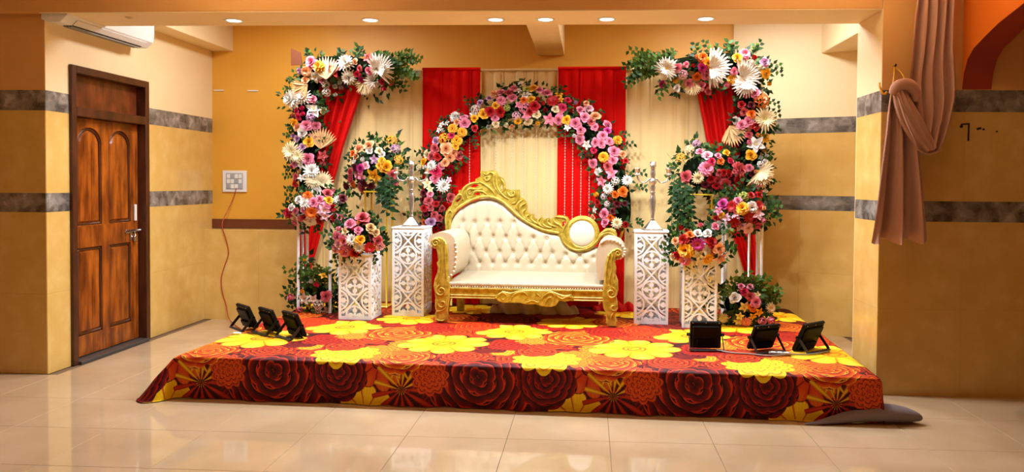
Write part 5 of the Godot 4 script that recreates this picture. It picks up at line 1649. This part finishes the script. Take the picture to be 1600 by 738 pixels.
func build_bouquets() -> void:
	var t := bouquet("tall_bouquet", "loose bouquet with yellow lily on the left gold stand, leaves trailing down", S(-1.64, FL + 1.122, -2.2), shift_spec("re-142,1519,60 re-37,1545,59 rw-26,1501,42 ro-208,1473,43 re-175,1443,43 lw-192,1389,43 uw-93,1407,37 rc67,1492,43 rw94,1456,36 ll18,1411,52 cy95,1401,43 ry134,1342,67 ry73,1353,36 " + \
	"rk-64,1358,43 rm-114,1325,46 lp-169,1266,59 lp-114,1250,60 ly14,1255,89 rd188,1262,55 rd184,1198,55 rb-93,1196,59 rb-269,1152,59 rd-236,1292,51 rd-236,1223,52 rb-175,1340,43 " + \
	"ro-208,1174,43 rd-124,1138,63 rb-30,1160,41 hy169,1599,65 hl213,1520,56 hy250,1411,56 ue120,1313,36 ", Vector2(0, -1122)), Vector2(0.26, 0.24), Vector2(0.02, 0.25), 0.17, 9, 0.065)
	trail(t, V(0.1, 0.12, 0.1), 13, -0.08, 0.2, 0.42)
	wisps(t, [V(0.24, 0.42, 0.02), V(0.3, 0.36, 0.02), V(0.33, 0.26, 0.02)])
	t = bouquet("tall_bouquet", "dark red and coral bouquet on the right gold stand, ivy trailing at its left", S(1.42, FL + 1.122, -2.2), shift_spec("hy-184,1447,54 hc-104,1523,54 hl-42,1576,47 rp-12,1501,40 rk55,1465,53 rp151,1463,34 ry231,1493,37 rh92,1409,41 cp47,1342,78 ro177,1413,37 rd-136,1269,60 mc-28,1259,64 cd340,1339,82 " + \
	"rr249,1297,49 rd163,1301,41 rr203,1306,40 rr89,1244,49 rd150,1230,49 rb38,1198,37 rb79,1162,37 rr140,1189,41 rr341,1216,65 cd216,1205,62 rd296,1174,42 lp202,1082,56 lp262,1097,49 " + \
	"lc136,1090,49 rb278,1252,39 rh270,1414,39 rd375,1258,39 ", Vector2(0, -1122)), Vector2(0.3, 0.24), Vector2(0.02, 0.2), 0.17, 9, 0.065)
	trail(t, V(-0.2, 0.06, 0.1), 17, -0.1, 0.18, 0.5)
	wisps(t, [V(-0.3, 0.36, 0.02), V(-0.22, 0.42, 0.02), V(-0.14, 0.45, 0.02)])
	bouquet("round_bouquet", "pink bouquet with orange daisy on the white rod stand at far left", S(-2.08, FL + 0.858, -1.8), shift_spec("co-25,238,55 mw-35,178,65 rw-103,210,42 rp39,179,57 rp87,211,49 rp81,149,49 lk139,113,65 rp160,155,49 rp-50,119,45 rp-135,104,42 go23,92,65 ry171,206,44 mw238,206,50 rr196,134,42 " + \
	"ch-215,84,57 rw-172,136,41 ow-162,44,58 rp-163,-5,41 ow2,15,68 rr81,18,42 rr208,39,44 lk139,60,55 lp265,49,56 rb285,222,48 rd148,266,55 rp-91,32,40 rr-43,44,39 ", Vector2(0, -28)), Vector2(0.27, 0.14), Vector2(0.0, 0.1), 0.18, 8, 0.055)
	bouquet("round_bouquet", "bouquet of red gerberas and pale pink lilies on the white rod stand at far right", S(1.76, FL + 0.878, -1.8), shift_spec("gr-112,165,62 cy-36,150,64 cw48,157,60 gr108,177,50 rm-192,185,50 ry-203,85,35 rr-241,60,32 lk-84,103,54 lk-169,65,53 lk100,105,54 gr24,83,62 gr-95,29,62 rr70,47,35 ow-200,-3,61 " + \
	"ow-153,-3,46 lk-41,-6,61 ok31,-21,63 om106,1,46 ry-112,-43,35 hg-19,252,54 rp-69,217,42 rr41,263,38 rr113,264,35 lp-229,129,44 ue141,155,37 up148,51,37 ", Vector2(0, -28)), Vector2(0.25, 0.16), Vector2(0.01, 0.11), 0.18, 8, 0.055)
	bouquet("round_bouquet", "pale pink and white bouquet with dusky roses on the low pedestal left of the sofa", S(-1.592, FL + 0.576, -1.54), shift_spec("rd72,334,69 rd95,297,44 rp-28,279,57 uh-3,243,33 rp52,228,43 ue42,286,31 rt157,248,49 rt197,205,43 lc-64,215,47 rp-145,165,54 cp-74,132,64 rk-129,111,47 mw2,143,62 mw57,81,62 " + \
	"ry77,144,47 rd212,131,50 gr147,77,58 rk227,84,46 rk-164,57,47 cp-69,44,65 rr17,30,51 lw7,-24,30 up-128,236,34 rb169,168,33 ", Vector2(0, -16)), Vector2(0.25, 0.19), Vector2(0.0, 0.13), 0.17, 8, 0.055)
	bouquet("round_bouquet", "bright bouquet with yellow carnation and magenta gerbera on the low pedestal right of the sofa", S(1.363, FL + 0.576, -1.565), shift_spec("ro-94,226,41 cr-139,179,58 rr-69,196,48 gm-29,146,65 ll25,182,44 rw-31,238,44 rw54,240,41 cy-123,99,80 rr84,168,52 rr101,137,35 re145,114,54 re-209,168,38 ow51,102,52 gy54,31,60 " + \
	"lw-23,55,55 rh-197,47,51 rc-227,31,37 cp-128,13,59 lk166,28,59 lw-51,-11,37 rd106,84,31 ur-163,274,32 up-6,303,35 rp119,294,42 ur-116,259,25 ", Vector2(0, -16)), Vector2(0.26, 0.18), Vector2(0.0, 0.12), 0.17, 8, 0.055)
	t = bouquet("floor_arrangement", "low arrangement of cream lilies and pink buds at the foot of the left rod stand", S(-2.05, FL + 0.002, -1.8), "ly67,350,46 uh20,265,38 up-230,145,47 up-162,23,48 lw-98,138,64 lw-13,132,50 hw36,80,58 hw8,9,60 lw99,24,50 rp103,160,58 uy-112,203,30 uy-118,486,30 lg-58,70,40 uw-40,292,28 ", Vector2(0.24, 0.16), Vector2(-0.02, 0.17), 0.14, 10, 0.07, 0.5)
	for i in 14:
		sprig(t, V(rng.randf_range(-0.2, 0.15), rng.randf_range(0.15, 0.3), 0.02), V(rng.randf_range(-0.9, 0.7), 1, 0.2), rng.randf_range(0.12, 0.26), 8, 0.05, 0.1, 5 if i % 3 == 0 else 3)
	t = bouquet("floor_arrangement", "low arrangement of pink roses and cream daisies at the foot of the right rod stand", S(1.74, FL + 0.002, -1.68), "rp-22,344,33 rp54,338,33 rh0,299,42 rd48,261,46 rp96,214,50 rw-81,250,53 lc3,171,53 ro70,169,43 ly126,128,43 ly75,91,39 dc-167,64,54 gp20,45,57 up147,54,55 up229,57,48 dc224,165,50 " + \
	"lc-36,93,39 lc-44,44,42 lc112,276,32 ", Vector2(0.25, 0.18), Vector2(0.0, 0.18), 0.14, 10, 0.07, 0.5)
	for i in 18:
		sprig(t, V(rng.randf_range(-0.2, 0.25), rng.randf_range(0.15, 0.3), 0.02), V(rng.randf_range(-0.6, 1.0), 1, 0.2), rng.randf_range(0.12, 0.3), 8, 0.05, 0.1, 5 if i % 3 == 0 else 3)

func shift_spec(spec: String, d: Vector2) -> String:
	var o := PackedStringArray()
	for tok in spec.split(" ", false):
		var a := tok.substr(2).split(",")
		a[0] = str(int(a[0].to_float() + d.x))
		a[1] = str(int(a[1].to_float() + d.y))
		o.append(tok.substr(0, 2) + ",".join(a))
	return " ".join(o)

func trail(t: Node3D, at: Vector3, n: int, x0: float, x1: float, drop: float) -> void:
	rng.seed = 300 + n
	for i in n:
		var x := rng.randf_range(x0, x1)
		sprig(t, at + V(x * 0.5, rng.randf_range(-0.04, 0.08), rng.randf_range(-0.05, 0.05)), V(x * 0.9, -0.75, 0.35), rng.randf_range(drop * 0.45, drop), 11, 0.06, 0.3, rng.randi() % 3, 0.26)

func wisps(t: Node3D, tips: Array) -> void:
	for p in tips:
		var m := MB.new(true)
		m.col = Color(0.25, 0.3, 0.08)
		m.tube(smooth([V(p.x * 0.5, p.y * 0.55, 0.02), V(p.x * 0.8, p.y * 0.8, 0.04), p], 3), 0.0025, 5)
		put("stem", m, M.leaf, t)

func build_drape() -> void:
	# the mauve door curtain, looped up on a cord at the right pier
	var t := thing("hall_curtain", "brown mauve curtain looped up on a yellow cord at the right pier", "curtain", V(2.2, 0, -5.43))
	var rows := [[3.28, 0.05, 0.30], [3.0, 0.045, 0.295], [2.77, 0.035, 0.29], [2.5, 0.005, 0.3], [2.3, -0.012, 0.31], [2.1, -0.015, 0.32], [1.95, 0.0, 0.3], [1.82, 0.015, 0.25], [1.75, 0.03, 0.2], [1.722, 0.07, 0.14]]
	var up := MB.new(true)
	up.grid(72, 44, func(x: float, y: float) -> Vector3:
		var f := y * (rows.size() - 1)
		var k := mini(int(f), rows.size() - 2)
		var q := f - k
		var a: Array = rows[k]
		var b: Array = rows[k + 1]
		var l := lerpf(a[1], b[1], q)
		var r := lerpf(a[2], b[2], q)
		var xx := lerpf(l, r, x)
		var amp := lerpf(0.036, 0.026, y)
		var z := amp * sin(x * TAU * 4.5 + y * 2.2) + 0.008 * sin(x * TAU * 10.0 + y * 5.0) + 0.05 * sin(PI * x) * smoothstep(0.5, 0.95, y) - 0.05 * smoothstep(0.9, 1.0, y)
		return V(xx + 0.006 * sin(y * 19.0 + x * 5.0), lerpf(a[0], b[0], q), z), true)
	put("upper_fold", up, M.mauve, t)
	# the loop that comes back up from the lower edge to the knot
	var lo := MB.new(true)
	lo.grid(20, 30, func(x: float, y: float) -> Vector3:
		var a := V(0.13, 1.745, 0.03)
		var c := V(-0.045, 1.96, 0.085)
		var e := V(-0.09, 2.175, 0.02)
		var m := a.lerp(c, y).lerp(c.lerp(e, y), y)
		var wd := lerpf(0.075, 0.05, y) + 0.03 * sin(PI * y)
		var n := Vector2(0.75, 0.66)
		return m + V(n.x, n.y * 0.4, 0) * wd * (x - 0.5) * 2.0 + V(0, 0, 0.035 * cos((x - 0.5) * PI) + 0.007 * sin(x * 22.0)))
	put("loop", lo, M.mauve, t)
	var rm := MB.new(true)
	rm.tube(smooth([V(-0.1, 2.12, 0.06), V(-0.06, 1.95, 0.1), V(0.0, 1.82, 0.1), V(0.04, 1.75, 0.07), V(0.12, 1.722, 0.05), V(0.2, 1.75, 0.05)], 5), 0.008, 6)
	put("loop_hem", rm, M.mauve_edge, t)
	# knot
	var kn := MB.new(true)
	kn.tube(smooth([V(-0.13, 2.13, 0.03), V(-0.1, 2.185, 0.05), V(-0.03, 2.195, 0.05), V(0.02, 2.15, 0.04), V(0.03, 2.08, 0.03)], 5), [0.02, 0.026, 0.03, 0.034, 0.036, 0.038, 0.04, 0.04, 0.042, 0.042, 0.042, 0.042, 0.04, 0.04, 0.038, 0.036, 0.034, 0.03, 0.026, 0.024, 0.02], 10)
	put("knot", kn, M.mauve, t)
	# the tail that hangs down from the knot
	var tail := [[2.17, -0.13, -0.04], [2.05, -0.15, 0.0], [1.85, -0.17, 0.06], [1.6, -0.2, 0.1], [1.35, -0.225, 0.13], [1.2, -0.245, 0.15], [1.118, -0.258, 0.158]]
	var dn := MB.new(true)
	dn.grid(64, 36, func(x: float, y: float) -> Vector3:
		var f := y * (tail.size() - 1)
		var k := mini(int(f), tail.size() - 2)
		var q := f - k
		var a: Array = tail[k]
		var b: Array = tail[k + 1]
		var amp := lerpf(0.014, 0.075, y)
		var z := amp * sin(x * TAU * 2.6 + 0.6) + 0.3 * amp * sin(x * TAU * 6.0 + y * 3.0)
		var hem := 0.02 * sin(x * TAU * 2.6 + 0.6) * smoothstep(0.85, 1.0, y)
		return V(lerpf(lerpf(a[1], b[1], q), lerpf(a[2], b[2], q), x), lerpf(a[0], b[0], q) - hem, z + 0.01), true)
	put("tail", dn, M.mauve, t)
	var cd := MB.new(true)
	cd.tube(smooth([V(-0.055, 2.345, -0.13), V(-0.09, 2.26, -0.04), V(-0.125, 2.16, 0.02), V(-0.14, 2.05, 0.02), V(-0.135, 1.96, -0.02)], 4), 0.006, 6)
	cd.tube(smooth([V(-0.05, 2.345, -0.13), V(-0.03, 2.28, -0.05), V(-0.035, 2.2, 0.03)], 4), 0.006, 6)
	put("cord", cd, M.cord, t)
	var nl := thing("wall_hook", "small dark screw hook in the pier above the curtain cord", "hook", V(2.147, 2.348, -5.575))
	var nm := MB.new(true)
	nm.tube([V(0, 0, 0), V(0, 0, 0.035), V(0.0, 0.012, 0.04)], 0.006, 6)
	put("shank", nm, M.black_metal, nl)
	var yh := MB.new(true)
	yh.tube(smooth([V(2.05, 2.23, -5.574), V(2.035, 2.2, -5.53), V(2.04, 2.155, -5.5), V(2.06, 2.145, -5.5), V(2.075, 2.16, -5.5)], 4), 0.008, 7)
	tag(put("yellow_hook", yh, M.cord), "curved yellow curtain hook on the pier edge beside the knot", "hook")

# ---------------------------------------------------------------- build
const EXPOSURE := 1.0
const DOWN_E := 3.0
const HALL_E := 1.5
const STAGE_E := 4.6

func _ready() -> void:
	# camera: eye 1.5 m up; the picture is a crop, so the lens is shifted
	var cam := Camera3D.new()
	cam.name = "camera"
	cam.projection = Camera3D.PROJECTION_FRUSTUM
	cam.near = 0.05
	cam.far = 60.0
	var f := 1196.04
	cam.size = 738.0 / f * cam.near
	cam.frustum_offset = Vector2((800.0 - 857.07) / f, -(369.0 - 317.99) / f) * cam.near
	var yaw := -0.0533
	var pitch := 0.0262
	var roll := 0.0078
	var ry := Basis(V(cos(yaw), 0, -sin(yaw)), V(0, 1, 0), V(sin(yaw), 0, cos(yaw)))
	var rx := Basis(V(1, 0, 0), V(0, cos(pitch), sin(pitch)), V(0, -sin(pitch), cos(pitch)))
	var rz := Basis(V(cos(roll), -sin(roll), 0), V(sin(roll), cos(roll), 0), V(0, 0, 1))
	cam.transform = Transform3D((rz * rx * ry).transposed(), V(0, 1.5, 0))
	cam.current = true
	add_child(cam)
	var we := WorldEnvironment.new()
	we.name = "world_environment"
	var env := Environment.new()
	env.background_mode = Environment.BG_COLOR
	env.background_color = Color(0.02, 0.018, 0.015)
	env.tonemap_mode = Environment.TONE_MAPPER_LINEAR
	env.tonemap_exposure = EXPOSURE
	env.sdfgi_enabled = true
	env.ssao_enabled = true
	env.ssil_enabled = true
	we.environment = env
	add_child(we)
	make_materials()
	build_lamps()
	build_room()
	build_door()
	build_stage()
	build_backdrop()
	await build_sofa()
	var low: Mesh = await lattice_mesh(0.29, 0.56, 0.04)
	var tall: Mesh = await lattice_mesh(0.29, 0.785, 0.04)
	pedestal("low white cut-out pedestal left of the sofa, carrying a pale pink bouquet", -1.592, -1.455, 0.29, 0.29, 0.56, low)
	pedestal("tall white cut-out pedestal left of the sofa, carrying a candelabra", -1.19, -1.7, 0.29, 0.29, 0.785, tall)
	pedestal("tall white cut-out pedestal right of the sofa, carrying a candelabra", 0.967, -1.6, 0.29, 0.29, 0.785, tall)
	pedestal("low white cut-out pedestal right of the sofa, carrying a bright mixed bouquet", 1.363, -1.48, 0.27, 0.29, 0.56, low)
	candelabra("silver two branched candelabra on the tall pedestal left of the sofa", -1.2, FL + 0.8, -1.85)
	candelabra("silver two branched candelabra on the tall pedestal right of the sofa", 0.975, FL + 0.8, -1.75)
	rod_stand("white four legged rod stand at far left, under the pink bouquet", -2.08, -1.85, 0.84)
	rod_stand("white four legged rod stand at far right, under the red gerbera bouquet", 1.76, -1.85, 0.86)
	gold_stand("gold rod stand behind the low pedestal left of the sofa", -1.62, -2.2, 1.1)
	gold_stand("gold rod stand behind the low pedestal right of the sofa", 1.42, -2.2, 1.1)
	build_arch()
	build_garlands()
	build_bouquets()
	build_drape()
	floodlight("leftmost black floodlight of the three at the left stage edge", -2.31, -0.95, 0.72, 0.42, 0.23, 0.2)
	floodlight("middle black floodlight of the three at the left stage edge", -2.05, -0.81, 0.7, 0.42, 0.23, 0.2)
	floodlight("rightmost black floodlight of the three at the left stage edge", -1.79, -0.67, 0.7, 0.42, 0.23, 0.2)
	floodlight("upright black floodlight in front of the low right pedestal, seen from straight behind", 1.325, -0.66, -0.05, 0.12, 0.225, 0.2)
	floodlight("black floodlight between the two others at the right stage edge", 1.74, -0.66, -0.5, 0.45, 0.225, 0.2)
	floodlight("rightmost black floodlight, by the pier at the right stage edge", 2.07, -0.72, -0.75, 0.45, 0.24, 0.23)
	cable("grey cable lying on the carpet between the two right floodlights", [[1.4, 0.309, -0.6], [1.5, 0.309, -0.52], [1.62, 0.309, -0.5], [1.75, 0.309, -0.46], [1.9, 0.309, -0.52], [2.05, 0.309, -0.55], [2.2, 0.309, -0.66]], 0.006, M.grey_wire)
	cable("black cable looping on the carpet behind the left floodlights", [[-2.2, 0.309, -0.74], [-2.05, 0.309, -0.68], [-1.95, 0.309, -0.62], [-1.85, 0.309, -0.6], [-1.75, 0.309, -0.66], [-1.7, 0.309, -0.62]], 0.005, M.black_wire)
	var ps := thing("power_strip", "flat pale power strip lying on the carpet behind the right floodlights", "power strip", S(1.83, FL + 0.004, -0.53), -TH - 0.1)
	boxed("strip_body", V(0, 0.009, 0), V(0.15, 0.016, 0.045), M.grey_wire, ps, 0.003)
	for i in 3:
		boxed("socket", V(-0.045 + i * 0.045, 0.0175, 0), V(0.03, 0.003, 0.03), M.white_plastic, ps)
	tag(boxed("plug_adapter", S(-2.265, FL + 0.011, -0.7), V(0.06, 0.016, 0.03), M.white_plastic, null, 0.003), "small white plug block on the carpet by the left floodlights", "plug")
	build_wall_things()
